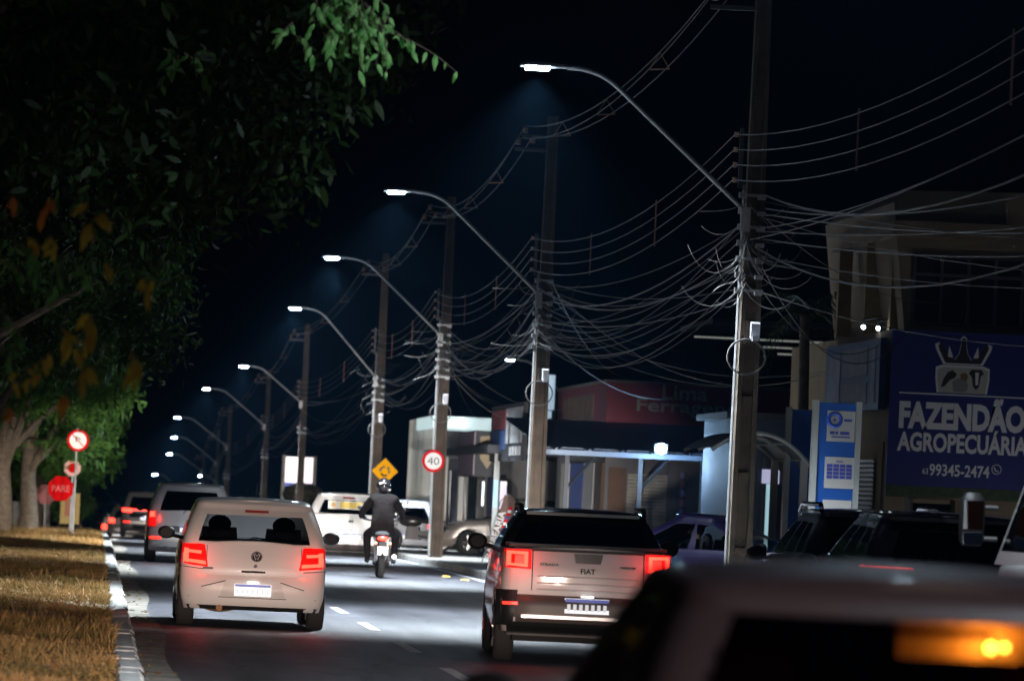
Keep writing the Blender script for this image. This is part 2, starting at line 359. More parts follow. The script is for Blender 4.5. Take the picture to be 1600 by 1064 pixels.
# ------------------------------------------------------------------ poles, street lamps, cables
M_POLE = mat('pole_concrete', (.085,.062,.045), .9, var=.5, vscale=3., bump=.5, bscale=60)
M_GALV = mat('galvanised_steel', (.32,.33,.34), .45, .5, var=.15, vscale=9)
M_DKM = mat('dark_metal', (.05,.05,.055), .5, .4)
M_CABLE = mat('cable_black', (.03,.03,.03), .5)
M_CABLEG = mat('cable_grey', (.085,.085,.085), .5)
M_ALU = mat('aluminium_wire', (.14,.14,.14), .5, .2)
M_PORC = mat('porcelain', (.3,.17,.1), .3)
M_WPLA = mat('white_plastic', (.7,.72,.78), .4)
M_LENS = mat('led_lens', (.9,.95,1), .3, emit=(.62,.82,1.), es=300.)
PX = 7.95
def pole(Y, x, h, label, junk, seed):
    g = random.Random(seed); t = empty('utility_pole', (x, Y, G(Y)+.12 if Y > 61 else G(Y)))
    tag(t, label, 'utility pole', 'concrete utility poles along the kerb')
    # double-T section: two flanges and a recessed web
    def sect(z):
        k = 1-.38*z/h; return .15*k, .14*k
    b = MB(); zs = [-.2, h*.25, h*.5, h*.75, h]; rows = []
    for z in zs:
        w, d = sect(z); q = d*.55
        rows.append([(-w,-d,z),(-w*.55,-d,z),(-w*.48,-q,z),(w*.48,-q,z),(w*.55,-d,z),(w,-d,z),(w,d,z),(w*.55,d,z),(w*.48,q,z),(-w*.48,q,z),(-w*.55,d,z),(-w,d,z)])
    b.grid(rows, True); n = len(b.v); b.f.append(tuple(range(n-12,n))); b.build('shaft', M_POLE, t, R(25))
    b = MB()                                             # cross webs of the recess
    z = .9
    while z < h-.4:
        w, d = sect(z); z += .95
        if Y < 160: MB().box((0,-d*.66,z-.95), (w*.98,d*.5,.09)).build('rung', M_POLE, t)
    # top bracket with insulators to the road side
    zb = h-.62
    MB().box((-.36,-.02,zb), (.62,.06,.06)).box((-.30,-.02,zb+.24), (.5,.05,.05)).build('crossarm', M_DKM, t)
    for i, (dx, dz) in enumerate(((-.62,.08),(-.5,.30),(-.36,.12))):
        MB().lathe([(.0,0),(.045,.0),(.05,.03),(.03,.05),(.05,.07),(.03,.1),(.0,.12)], 10, 'Z', (dx,-.02,zb+dz)).build('insulator', M_PORC, t, SM)
    # low-voltage rack
    zr = h*.70
    MB().box((-.2,-.01,zr), (.05,.05,.75)).box((-.16,-.01,zr+.3), (.12,.03,.03)).box((-.16,-.01,zr-.3), (.12,.03,.03)).build('rack', M_DKM, t)
    for i in range(4): MB().lathe([(.0,-.03),(.035,-.03),(.02,0),(.035,.03),(0,.03)], 10, 'Z', (-.27,-.01,zr-.28+.19*i)).build('insulator', M_PORC, t, SM)
    # telecom clamps
    for k in range(junk):
        z = h*.5+k*.2; w, d = sect(z)
        MB().box((0,0,z), (2*w+.03,2*d+.03,.035)).build('clamp', M_DKM if k%2 else M_GALV, t)
        MB().box((-w-.05,-d*.4,z), (.09,.07,.07)).build('bracket', M_GALV, t); MB().box((w*.6,-d-.04,z-.03), (.1,.07,.05)).build('bracket', M_GALV, t)
    if junk >= 3:
        q = []
        for i in range(41): a = i/40*2*math.pi*2.2; q.append((-.05+.24*math.cos(a)*1., -.2-.01*i/10, h*.40+.22*math.sin(a)))
        MB().tube(q, .012, 5).build('cable_coil', M_CABLEG, t)
        MB().box((.05,-.2,h*.44), (.11,.1,.2), rx=.2).box((.05,-.24,h*.44-.1), (.08,.09,.06)).build('splice_box', M_WPLA, t)
        for k in range(26):                             # slack loops and tails of wire tied to the pole
            z = h*.5+g.random()*1.2; L_ = g.uniform(.25,.9)*(-1 if k%3==0 else 1); s1 = g.uniform(.1,.5); yy = -sect(z)[1]-.03-.1*g.random()
            A, B_, C_, D_ = (Vector(q_) for q_ in ((-.1,yy,z),(-.1+L_*.3,yy-.1*g.random(),z-s1*1.3),(-.1+L_*.8,yy-.15*g.random(),z-s1*1.1),(-.1+L_,yy,z+g.uniform(-.4,.0))))
            pts = [A*(1-u)**3+B_*3*u*(1-u)**2+C_*3*u*u*(1-u)+D_*u**3 for u in np.linspace(0,1,9).tolist()]
            MB().tube(pts, g.choice((.003,.004,.006)), 4).build('loose_wire', g.choice((M_CABLEG,M_CABLEG,M_ALU,M_CABLE)), t)
        MB().tube([(-sect(1)[0]-.03,0,.1),(-sect(h*.3)[0]-.03,0,h*.3),(-sect(h*.66)[0]-.03,0,h*.66)], .022, 6).build('conduit', M_GALV, t)
    return t
def lamp(Y, x, zat, head, label, power, lens=M_LENS, lit=True, cone=R(118), blend=.7):
    """curved arm from the pole at height zat to the head (world point)"""
    t = empty('street_lamp', (x, Y, zat)); tag(t, label, 'street lamp', 'LED street lamps on curved arms')
    hd = Vector(head)-Vector((x,Y,zat)); d = hd.x; r = hd.z
    p0 = Vector((0,-.16,0)); L0 = Vector((d*.62, hd.y*.6-.05, r*.87)); p3 = Vector((d*.86, hd.y*.85, r))
    pts = [p0.lerp(L0, k/5) for k in range(5)]
    c1 = L0 + (L0-p0).normalized()*abs(d)*.13; 
    for k in range(11):
        s = k/10; pts.append(L0*(1-s)**2 + c1*2*s*(1-s) + p3*s*s)
    pts.insert(0, Vector((.04,-.16,-.22)))
    MB().tube(pts, [.03]*len(pts), 10).build('arm', M_GALV, t, SM)
    MB().box((.0,-.16,-.1), (.12,.08,.3)).build('arm_clamp', M_GALV, t)
    s = -1 if d < 0 else 1; hx = hd.x
    b = MB(); rows = []
    for u, w, zt in ((-.22,.08,.02),(-.17,.12,.04),(.0,.13,.05),(.15,.11,.05),(.24,.05,.04),(.38,.035,.035)):
        rows.append([(hx-s*u, hd.y-w, hd.z), (hx-s*u, hd.y-w*.8, hd.z+zt), (hx-s*u, hd.y+w*.8, hd.z+zt), (hx-s*u, hd.y+w, hd.z), (hx-s*u, hd.y+w*.7, hd.z-.012), (hx-s*u, hd.y-w*.7, hd.z-.012)])
    b.grid(rows, True); b.f.append(tuple(range(0,6))); b.f.append(tuple(range(30,36)))
    h = b.build('lamp_head', M_GALV, t, R(30))
    MB().box((hx, hd.y, hd.z-.03), (.29,.18,.03), taper=1.05).build('led_panel', lens if lit else M_WPLA, h)
    if lit and power:
        l = bpy.data.lights.new('street_lamp_light', 'SPOT'); l.energy = power; l.spot_size = cone; l.spot_blend = blend; l.use_soft_falloff = True; l.color = (.80,.91,1.); l.shadow_soft_size = .12
        o = bpy.data.objects.new('street_lamp_light', l); COL.objects.link(o); o.parent = t; o.location = (hx, hd.y, hd.z-.09); o.rotation_euler = (0, R(4)*-s, 0)
    return t
ORD = ['nearest','second','third','fourth','fifth','sixth','seventh','eighth','ninth']
PY = [36., 66., 95., 122., 150., 203., 252., 300., 340., 385.]
HEAD = {66:(840,104), 95:(619,299), 122:(519,402), 150:(461,481), 203:(381,572), 252:(322,607), 300:(277,652), 340:(272,683), 385:(265,709)}
ATT = {66:(1148,331), 95:(833,460), 122:(680,524), 150:(582,590), 203:(462,628), 252:(412,664), 300:(352,697), 340:(335,722), 385:(313,735)}
POLES = []
for i, Y in enumerate(PY):
    if i == 0:
        x = PX; lab = 'concrete utility pole beside the parking bay, just outside the view on the right'
    else:
        lab = ['tall concrete utility pole by the blue totem, largest in view','concrete utility pole rising right of the feather flag','concrete utility pole behind the round 40 sign','concrete utility pole behind the yellow diamond sign','concrete utility pole in front of the bright service station sign','sixth concrete utility pole, left of the service station sign','seventh concrete utility pole, far down the kerb','eighth concrete utility pole, far down the kerb','farthest concrete utility pole, above the left queue'][i-1]
        x = P(ATT[int(Y)][0], ATT[int(Y)][1], Y).x + .03 + .17
        if Y < 260: x = .5*x+.5*PX + (.1 if i==1 else 0)
    POLES.append((Y, x)); pole(Y, x, 8.35, lab, 7 if i in (1,2,3) else (4 if i in (0,4) else 2), i)
pole(8., PX, 8.35, 'concrete utility pole behind the photographer', 2, 44)
lamp(8., PX-.1, 5.45, (5.5, 8., 7.15), 'street lamp overhead, behind the photographer', 1500)
for i, (Y, x) in enumerate(POLES):
    if i == 0:
        lamp(Y, x-.1, 5.45, (5.5, Y, 7.15), 'street lamp just outside the view above the near verge', 3200, cone=R(152), blend=.8)
    else:
        hd = P(*HEAD[int(Y)], Y); at = P(*ATT[int(Y)], Y)
        lamp(Y, x-.13, at.z, hd, ['nearest street lamp, high on the largest pole','second street lamp from the right','third street lamp from the right, over the motorbike','fourth street lamp from the right','fifth street lamp, low over the silver minivan','street lamp half hidden by the dark tree tip','seventh street lamp, upper of the small far cluster','eighth street lamp, middle of the small far cluster','ninth street lamp, lower of the small far cluster'][i-1], 14000 if Y < 260 else 10000)
def far_lamp(px, py, Y, side, label):
    q = P(px, py, Y); x = q.x+side*2.6
    t = empty('lamp_post', (x, Y, G(Y))); tag(t, label, 'lamp post')
    MB().tube([(0,0,0),(0,0,q.z-G(Y)-1.6)], [.09,.06], 8).build('post', M_GALV, t, SM)
    lamp(Y, x, q.z-1.7, q, 'lit lamp head of the '+label, 1800)
far_lamp(242, 741, 455, 1, 'last lamp post before the dark end of the road')
far_lamp(313, 743, 440, 1, 'far lamp post right of the last one')
far_lamp(797, 562, 205, 1, 'lamp post in the side street beyond the second pole')

def span(a, b, sag, n=14):
    a, b = Vector(a), Vector(b); return [a.lerp(b, i/n) - Vector((0,0,sag*4*(i/n)*(1-i/n))) for i in range(n+1)]
WIRES = [0]
def cables(name, label, lst, cat='cables', group='overhead cables between poles'):
    t = empty(name, lst[0][0][0]); tag(t, label, cat, group); o = Vector(t.location)
    for pts, r, m in lst: MB().tube([Vector(p)-o for p in pts], r, 5).build('cable', m, t, R(80))
    return t
for i in range(len(POLES)-1):
    (Y0,x0),(Y1,x1) = POLES[i], POLES[i+1]; z0 = G(Y0)+(.12 if Y0>61 else 0); z1 = G(Y1)+.12; g = random.Random(100+i); h = 8.35
    where = ['between the near off-screen pole and the largest pole','between the largest and the second pole','between the second and third pole','between the third and fourth pole','between the fourth and fifth pole','between the fifth and sixth pole','between the sixth and seventh pole','between the seventh and eighth pole','between the two farthest poles'][i]
    L = []
    for dx, dz in ((-.62,.2),(-.5,.42),(-.36,.24)):
        L.append((span((x0+dx,Y0,z0+h-.62+dz),(x1+dx,Y1,z1+h-.62+dz), .55), .009, M_CABLE if dz < .3 else M_CABLEG))
    t = cables('power_lines', 'three high power lines with spacers '+where, L); o = Vector(t.location)
    for k in (.25,.5,.75):
        q = Vector((x0-.49,Y0,z0+h-.34)).lerp(Vector((x1-.49,Y1,z1+h-.34)), k) - Vector((0,0,.55*4*k*(1-k)))-o
        MB().tube([q+Vector((-.14,0,-.1)), q+Vector((0,0,.14)), q+Vector((.14,0,-.08)), q+Vector((-.14,0,-.1))], .014, 5).build('spacer', M_PORC, t)
    L = []
    for k in range(4):
        z = h*.70-.28+.19*k
        L.append((span((x0-.29,Y0,z0+z),(x1-.29,Y1,z1+z), .5), .006, M_ALU))
    t = cables('low_voltage_lines', 'four stacked bare low wires '+where, L); o = Vector(t.location)
    for k in (.3,.62):
        q = Vector((x0-.29,Y0,z0+h*.7)).lerp(Vector((x1-.29,Y1,z1+h*.7)), k) - Vector((0,0,.5*4*k*(1-k)))-o
        MB().tube([q+Vector((0,0,-.32)), q+Vector((0,0,.34))], .013, 6).build('spacer', mat('spacer_red', (.2,.09,.07), .6), t)
    L = []
    nb = (5 if i == 0 else 16) if i < 3 else (9 if i < 6 else 4)
    for k in range(nb):
        za = z0+h*.5+g.random()*1.3-.05; zb2 = z1+h*.5+g.random()*1.3-.05
        L.append((span((x0-.16+g.uniform(-.05,.3),Y0-.1,za),(x1-.16+g.uniform(-.05,.3),Y1-.1,zb2), g.uniform(.2,.95)), g.choice((.005,.006,.008,.012)), g.choice((M_CABLEG,M_CABLEG,M_CABLE))))
    cables('telephone_cables', 'tangle of sagging telephone cables '+where, L)
# service drops to the buildings on the right
def drops(i, targets, label, seed):
    g = random.Random(seed); Y, x = POLES[i]; z0 = G(Y)+.12; L = []
    for (tx, ty, tz, sag) in targets:
        L.append((span((x+.1,Y-.12,z0+4.15+g.random()*1.25),(tx,ty,tz), sag), g.choice((.005,.006,.009)), g.choice((M_CABLEG,M_CABLEG,M_ALU))))
    cables('service_cables', label, L)
drops(1, [(14.5,58,5.9,.35),(15,58,5.6,.4),(15,62,5.2,.3),(13.4,84,5.0,.3),(13,86,4.6,.6),(15,50,4.9,.6),(15,55,5.5,.5),(16,60,4.7,.8),(12.9,83.5,4.6,.9),(15.5,47,5.2,.9)], 'fan of service cables from the largest pole to the building on the right', 5)
drops(2, [(13,114,5.0,.4),(12.4,113,4.6,.5),(13,110,4.2,.7),(11.6,116,4.3,.4),(14,90,4.7,1.0),(14,88,4.6,.9),(13.5,92,4.4,1.1)], 'fan of service cables from the second pole to the shops', 6)
drops(3, [(10.5,128,4.0,.5),(11,130,4.1,.5),(11,126,3.6,.6),(10.2,140,3.6,.4),(12,120,4.2,.9)], 'fan of service cables from the third pole to the shops', 8)
# ------------------------------------------------------------------ vehicles
M_TYRE = mat('tyre_rubber', (.018,.018,.018), .85)
M_RIM = mat('rim_alloy', (.45,.45,.46), .3, .8)
M_BLK = mat('black_plastic', (.015,.015,.016), .5)
M_GLOSSBLK = mat('gloss_black', (.008,.008,.009), .12, coat=.6)
M_UNDER = mat('underbody', (.012,.012,.012), .9)
M_SEAT = mat('seat_fabric', (.02,.02,.022), .95)
M_SEAM = mat('panel_gap', (.01,.01,.01), .8)
M_REDOFF = mat('red_lens', (.22,.008,.006), .5, spec=.1)
M_REDDIM = emat('tail_light_glow', (1.,.010,.008), .5)
M_RED = emat('brake_light_red', (1.,.02,.012), 5.)
M_REDHOT = emat('brake_light_core', (1.,.032,.018), 8.)
M_AMBER = emat('amber_lamp', (1.,.36,.02), 7.)
M_PLATE = mat('plate_white_glow', (.8,.8,.8), .4, emit=(.85,.93,1.), es=.9)  # plates glow: the light falling on them is put in as emission
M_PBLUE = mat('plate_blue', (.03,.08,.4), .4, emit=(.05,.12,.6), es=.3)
M_PCHAR = mat('plate_characters', (.6,.6,.62), .5, emit=(.85,.93,1.), es=.5)  # paled and glowing, so they wash out like an overlit plate
M_PLAMP = emat('plate_lamp', (1.,.95,.85), 3.)
M_CHROME = mat('chrome', (.40,.40,.41), .35, 1.)
M_GLASS = glass('car_glass', (.38,.38,.39), .10)
M_GLASSD = glass('tinted_glass', (.10,.10,.11), .11)
M_MIR = mat('mirror_glass', (.8,.8,.82), .03, 1.); M_MIRD = mat('dark_mirror_glass', (.015,.015,.017), .5, .0, spec=.1)
def paint(name, c, rough=.35, metal=0.): return mat(name, c, rough, metal, coat=.8, var=.05, vscale=1.5)
P_WHITE = paint('white_paint', (.72,.71,.69)); P_SILVER = paint('silver_paint', (.42,.42,.43), .3, .6); P_BLACK = paint('black_paint', (.006,.006,.008), .25)
P_GREY = paint('grey_paint', (.22,.21,.21), .35, .5); P_PURPLE = paint('blue_violet_paint', (.010,.007,.036), .3, .0)
WHEEL = {}
def wheel(t, x, y, r, w=.19, steel=False):
    key = (r, w, steel)
    if key not in WHEEL:
        a = MB().lathe([(r*.62,-w/2),(r*.9,-w/2),(r*.97,-w*.42),(r,-w*.25),(r,w*.25),(r*.97,w*.42),(r*.9,w/2),(r*.62,w/2)], 28, 'X')
        b = MB().lathe([(r*.62,-w*.46),(r*.66,-w*.40),(r*.6,-w*.3),(r*.58,w*.3),(r*.66,w*.4),(r*.62,w*.46)], 28, 'X')
        b.lathe([(0,-w*.36),(r*.16,-w*.36),(r*.2,-w*.28),(r*.2,w*.28),(r*.16,w*.36),(0,w*.36)], 14, 'X')
        for k in range(5):
            an = k*2*math.pi/5
            for s in (-1,1):
                d = Vector((0, math.cos(an), math.sin(an))); b.tube([d*r*.14+Vector((s*w*.3,0,0)), d*r*.62+Vector((s*w*.36,0,0))], [.05*r/.3,.04*r/.3], 6)
        WHEEL[key] = (a.mesh('tyre', M_TYRE, SM), b.mesh('rim', M_DKM if steel else M_RIM, SM))
    o = bpy.data.objects.new('wheel', WHEEL[key][0]); COL.objects.link(o); o.parent = t; o.location = (x,y,r)
    q = bpy.data.objects.new('rim', WHEEL[key][1]); COL.objects.link(q); q.parent = o
    return o
class Car:
    """lower body as stacked plan outlines, cabin as a second stack with real window openings"""
    def __init__(s, name, label, cat, loc, rz, paint, L, W, zb, belt, rear, front, wf, top, cab, wheels, r=.3, group=None, rc=(.3,.16), bow=.06, glass=None, roof=None, taper=.05):
        s.t = empty(name, loc, rz); tag(s.t, label, cat, group); s.L, s.hw, s.zb, s.belt = L, W/2, zb, belt
        s.rear, s.front, s.wf, s.top, s.rc, s.bow, s.taper = rear, front, wf, top, rc, bow, taper; s.paint = paint; s.wheels = wheels; s.r = r
        s.body(); s.cabin(cab, glass or M_GLASS, roof or paint)
        for y in wheels:
            for sd in (-1,1): wheel(s.t, sd*(s.hw-.11), y, r)
        MB().box((0, L/2, .33), (W*.80, L*.86, .24)).build('underbody', M_UNDER, s.t)
    def yr(s, z): return float(np.interp(z, [a for a,_ in s.rear], [b for _,b in s.rear]))
    def yf(s, z): return s.L-float(np.interp(z, [a for a,_ in s.front], [b for _,b in s.front]))
    def ztop(s, y): return float(np.interp(y, [a for a,_ in s.top], [b for _,b in s.top]))
    def hwz(s, z): return s.hw*float(np.interp(z, [a for a,_ in s.wf], [b for _,b in s.wf]))
    def tp(s, y): return 1-s.taper*abs((y-s.L*.5)/(s.L*.5))**3
    def outline(s, z):
        hw = s.hwz(z); yr, yf = s.yr(z), s.yf(z); cx, cy = s.rc; pts = []
        for i in range(7): x = (hw-cx)*i/7; pts.append((x, yr))
        for i in range(9):
            a = i/8*math.pi/2; pts.append((hw-cx+cx*math.sin(a), yr+cy*(1-math.cos(a))))
        y0, y1 = yr+cy, yf-.4; n = 34
        for i in range(1, n): pts.append((hw, y0+(y1-y0)*i/n))
        for i in range(9):
            a = i/8*math.pi/2; pts.append((hw-.42+.42*math.cos(a), y1+.4*math.sin(a)))
        for i in range(1,5): pts.append(((hw-.42)*(1-i/4), yf))
        return [(x*s.tp(y), y+(s.bow*(x/s.hw)**2 if y < s.L*.3 else -.08*(x/s.hw)**2 if y > s.L*.7 else 0)) for x, y in pts]
    def ry(s, x, z):
        o = s.outline(z)[:16]; xs = [p[0] for p in o]; return float(np.interp(abs(x), xs, [p[1] for p in o]))
    def sx(s, y, z):
        o = s.outline(z)[15:50]; return float(np.interp(y, [p[1] for p in o], [p[0] for p in o]))
    def body(s):
        hs = [0,.04,.1,.17,.24,.31,.38,.45,.52,.59,.66,.73,.8,.87,.93,.97,1.]; rows = []
        for h in hs:
            zr = s.zb+h*(s.belt-s.zb); o = s.outline(zr); row = []
            for x, y in o:
                zt = s.ztop(y); z = s.zb+h*(zt-s.zb)
                if x > s.hw*.7:
                    for yw in s.wheels:
                        d = abs(y-yw); Ra = s.r*1.17
                        if d < Ra: z = max(z, min(zt-.05, s.r+math.sqrt(Ra*Ra-d*d)))
                k = .985 if h > .985 else 1.
                row.append((x*k, y, z))
            rows.append(row)
        b = MB()
        full = lambda row: [(-x,y,z) for x,y,z in reversed(row)]+row[1:]
        b.grid([full(r_) for r_ in rows])
        topr = rows[-1]; deck = []
        for x, y, z in topr: deck.append([(x*u, y, z+.03*(1-u*u)*min(1,x/.4)) for u in (-1,-.66,-.33,0,.33,.66,1)])
        b.grid(deck); b.build('body', s.paint, s.t, R(32))
    def cabin(s, c, gm, rm):
        # c: yrb, yrt, yft, yfb, zroof, wb, wt, tw (rear window half share), side windows [(s0,s1)..], g0,g1 rear
        zb = s.belt-.02; zr = c['zroof']; rcx = c.get('rcx',.16); rcy = c.get('rcy',.14)
        g0, g1 = c.get('g0',.08), c.get('g1',.86)
        rdrop = c.get('rdrop',.035); ymid = (c['yrt']*.35+c['yft']*.65)
        gs = sorted(set([0, g0, .22, .4, .58, .72, g1, max(.93,(g1+1)/2), 1.]))
        def rz_(y): return rdrop*max(0., min(1.3,(ymid-y)/(ymid-c['yrt'])))**2
        wins = c['wins']; ss = sorted(set([0,1]+[w for p in wins for w in p])); tw = c.get('tw',.84)
        ts = [0,.3*tw/.84,.6*tw/.84,tw,.94,1.]
        def ring(g):
            zb_r = zb
            z = zb+(zr-.07-zb)*g; k = g**1.35; hw = c['wb']+(c['wt']-c['wb'])*k
            yr = c['yrb']+(c['yrt']-c['yrb'])*g**c.get('rg',1.3); yf = c['yfb']+(c['yft']-c['yfb'])*g**.9
            pts = []; tags = []
            for t in ts: pts.append(((hw-rcx)*t, yr+.05*t*t)); tags.append(('r', t))
            for i in range(1,6): a = i/6*math.pi/2; pts.append((hw-rcx+rcx*math.sin(a), yr+.05+rcy*(1-math.cos(a)))); tags.append(('c',0))
            y0, y1 = yr+.05+rcy, yf-.3
            for q in ss: pts.append((hw, y0+(y1-y0)*q)); tags.append(('s', q))
            for i in range(1,6): a = i/6*math.pi/2; pts.append((hw-.2+.2*math.cos(a), y1+.22*math.sin(a))); tags.append(('d',0))
            for t in (1,.9,.6,.3,0): pts.append(((hw-.2)*t, yf-.08*t*t)); tags.append(('f', t))
            return [(x,y,z-g*g*rz_(y)) for x,y in pts], tags
        rings = []
        for g in gs: r_, tags = ring(g); rings.append(r_)
        B, Gr, Gf, Gs = MB(), MB(), MB(), [(MB(),MB()) for _ in wins]
        n = len(tags)
        for i in range(len(gs)-1):
            gm_ = (gs[i]+gs[i+1])/2
            for j in range(n-1):
                q = (rings[i][j], rings[i][j+1], rings[i+1][j+1], rings[i+1][j]); m_ = tuple((-x,y,z) for x,y,z in q)
                a, b_ = tags[j], tags[j+1]; tgt = (B, B)
                if a[0]=='r' and b_[0]=='r' and b_[1] <= tw+.001 and g0 < gm_ < g1: tgt = (Gr, Gr)
                elif a[0]=='f' and b_[0]=='f' and .05 < gm_ < .9 and a[1] <= .95: tgt = (Gf, Gf)
                elif a[0]=='s' and b_[0]=='s' and g0*.6 < gm_ < max(g1, .86):
                    for wi, (w0, w1) in enumerate(wins):
                        if a[1] >= w0-1e-4 and b_[1] <= w1+1e-4: tgt = Gs[wi]
                tgt[0].quad(*q); tgt[1].quad(*[m_[k] for k in (1,0,3,2)])
        # roof: shrink rings upward then a crowned grid
        top = rings[-1]; cy = sum(p[1] for p in top)/n; prev = top
        for k, dz in ((.985,.03),(.95,.052),(.86,.066)):
            cur = [(x*k, cy+(y-cy)*k, zr-.07+dz-rz_(cy+(y-cy)*k)) for x,y,z in top]
            for j in range(n-1):
                q = (prev[j],prev[j+1],cur[j+1],cur[j]); B.quad(*q); B.quad(*[(-a_[0],a_[1],a_[2]) for a_ in (q[1],q[0],q[3],q[2])])
            prev = cur
        deck = [[(x*u,y,z+.022*(1-u*u)) for u in (-1,-.5,0,.5,1)] for x,y,z in prev]; B.grid(deck)
        s.cab = B.build('cabin', rm, s.t, R(35))
        if Gr.f: Gr.build('rear_window', gm, s.t, SM)
        Gf.build('windscreen', M_GLASS if gm is not M_GLASSD else glass('windscreen_tint',(.3,.3,.3),.1), s.t, SM)
        for L_, R_ in Gs: L_.build('side_window', gm, s.t, SM); R_.build('side_window', gm, s.t, SM)
    # -------- details laid on the rear surface
    def patch(s, name, quad, m, off=.008, parent=None, thick=.03, n=5, mirror=False):
        out = []
        for sd in ((1,-1) if mirror else (1,)):
            rows = []; b = MB()
            for i in range(n+1):
                v = i/n; row = []
                for j in range(n+1):
                    u = j/n; (x0,z0),(x1,z1),(x2,z2),(x3,z3) = quad
                    x = ((x0*(1-u)+x1*u)*(1-v)+(x3*(1-u)+x2*u)*v)*sd; z = (z0*(1-u)+z1*u)*(1-v)+(z3*(1-u)+z2*u)*v
                    row.append((x, s.ry(x,z)-off, z))
                rows.append(row)
            b.grid(rows)
            # skirt back into the body
            ring = rows[0]+[r_[-1] for r_ in rows[1:]]+list(reversed(rows[-1]))[1:]+[r_[0] for r_ in reversed(rows[1:-1])]
            b.grid([ring, [(x,y+thick,z) for x,y,z in ring]], True)
            out.append(b.build(name, m, parent or s.t, R(50)))
        return out
    def rect(s, name, x0, x1, z0, z1, m, off=.008, parent=None, mirror=False, thick=.03, n=4):
        return s.patch(name, ((x0,z0),(x1,z0),(x1,z1),(x0,z1)), m, off, parent, thick, n, mirror)
    def sidepatch(s, name, y0, y1, z0, z1, m, off=.006, mirror=True, parent=None):
        for sd in ((1,-1) if mirror else (-1,)):
            b = MB(); rows = [[(sd*(s.sx(y,z)+off), y, z) for y in np.linspace(y0,y1,5)] for z in np.linspace(z0,z1,3)]
            b.grid(rows); ring = rows[0]+[r_[-1] for r_ in rows[1:]]+list(reversed(rows[-1]))[1:]+[r_[0] for r_ in reversed(rows[1:-1])]
            b.grid([ring, [(x-sd*.03,y,z) for x,y,z in ring]], True); b.build(name, m, parent or s.t)
    def plate(s, x0, x1, z0, z1, lampz=True, off=.02):
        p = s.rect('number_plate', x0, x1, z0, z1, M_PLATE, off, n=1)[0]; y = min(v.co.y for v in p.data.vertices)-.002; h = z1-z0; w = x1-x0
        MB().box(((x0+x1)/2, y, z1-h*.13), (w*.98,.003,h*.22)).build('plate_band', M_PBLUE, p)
        k = 0
        for i in range(7):
            cx = x0+w*(.09+.136*i)
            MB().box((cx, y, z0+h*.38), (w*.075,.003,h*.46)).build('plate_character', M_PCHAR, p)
        if lampz: MB().box(((x0+x1)/2, y-.0, z1+.02), (.12,.02,.015)).build('plate_lamp', M_PLAMP, p)
    def mirrors(s, y, z, out=.16, size=(.1,.06,.075), m=M_BLK, glassy=True):
        for sd in (-1,1):
            x = sd*(s.hw+out*.55)
            b = MB(); b.ball((x,y,z), size, 12, 8).tube([(sd*(s.hw-.06),y+.02,z-.05),(x,y+.02,z-.02)], .025, 6)
            o = b.build('wing_mirror', m, s.t, R(60))
            g = MB(); k = [(x+size[0]*.70*math.cos(a), y-size[1]*1.01, z+size[2]*.70*math.sin(a)) for a in np.linspace(0,2*math.pi,14)[:-1]]
            g.v = k; g.f = [tuple(range(len(k)))]; 
            if glassy: g.build('mirror_glass', M_MIRD, o)
    def seats(s, y, z=.5, top=1.18, rear=None):
        for sd in (-1,1):
            o = MB().box((sd*.36,y,z+.06), (.5,.5,.16)).box((sd*.36,y-.26,z+.36), (.48,.14,.62), rx=.2, taper=.8).build('seat', M_SEAT, s.t)
            MB().ball((sd*.36,y-.36,top), (.13,.06,.1), 12, 8).tube([(sd*.36,y-.34,top-.2),(sd*.36,y-.36,top)], .02, 5).build('headrest', M_SEAT, o)
        if rear:
            o = MB().box((0,rear,z+.08), (1.2,.5,.16)).box((0,rear-.28,z+.3), (1.22,.14,.5), rx=.2).build('rear_seat', M_SEAT, s.t)
            for sd in (-1,1): MB().ball((sd*.36,rear-.32,top-.08), (.13,.05,.075), 12, 8).build('headrest', M_SEAT, o)
        MB().box((0,y+1.0,z+.32), (1.3,.35,.22)).build('dashboard', M_SEAT, s.t)
    def headlights(s, power, col=(1.,.84,.66), half=R(3.4), down=.022, z=.66, sx=4.5, aim=0.):
        for sd in (-1,1):
            x = sd*(s.hw-.28); y = s.L-.02
            h = MB().ball((x,y-.12,z), (.16,.1,.08), 12, 8).build('headlight', M_PLAMP, s.t, SM)
            spot('headlight_beam', (x,y+.04,z), (x+aim*10,y+10.04,z-10*down), power, half, 1., col, s.t, sx)

def red_glow(t, spots, e=3.):
    for x, y, z in spots:                               # the light those lit tail lamps throw back
        l = bpy.data.lights.new('tail_lamp_light','POINT'); l.energy = e; l.color = (1.,.03,.015); l.shadow_soft_size = .06
        o = bpy.data.objects.new('tail_lamp_light', l); COL.objects.link(o); o.parent = t; o.location = (x,y,z)
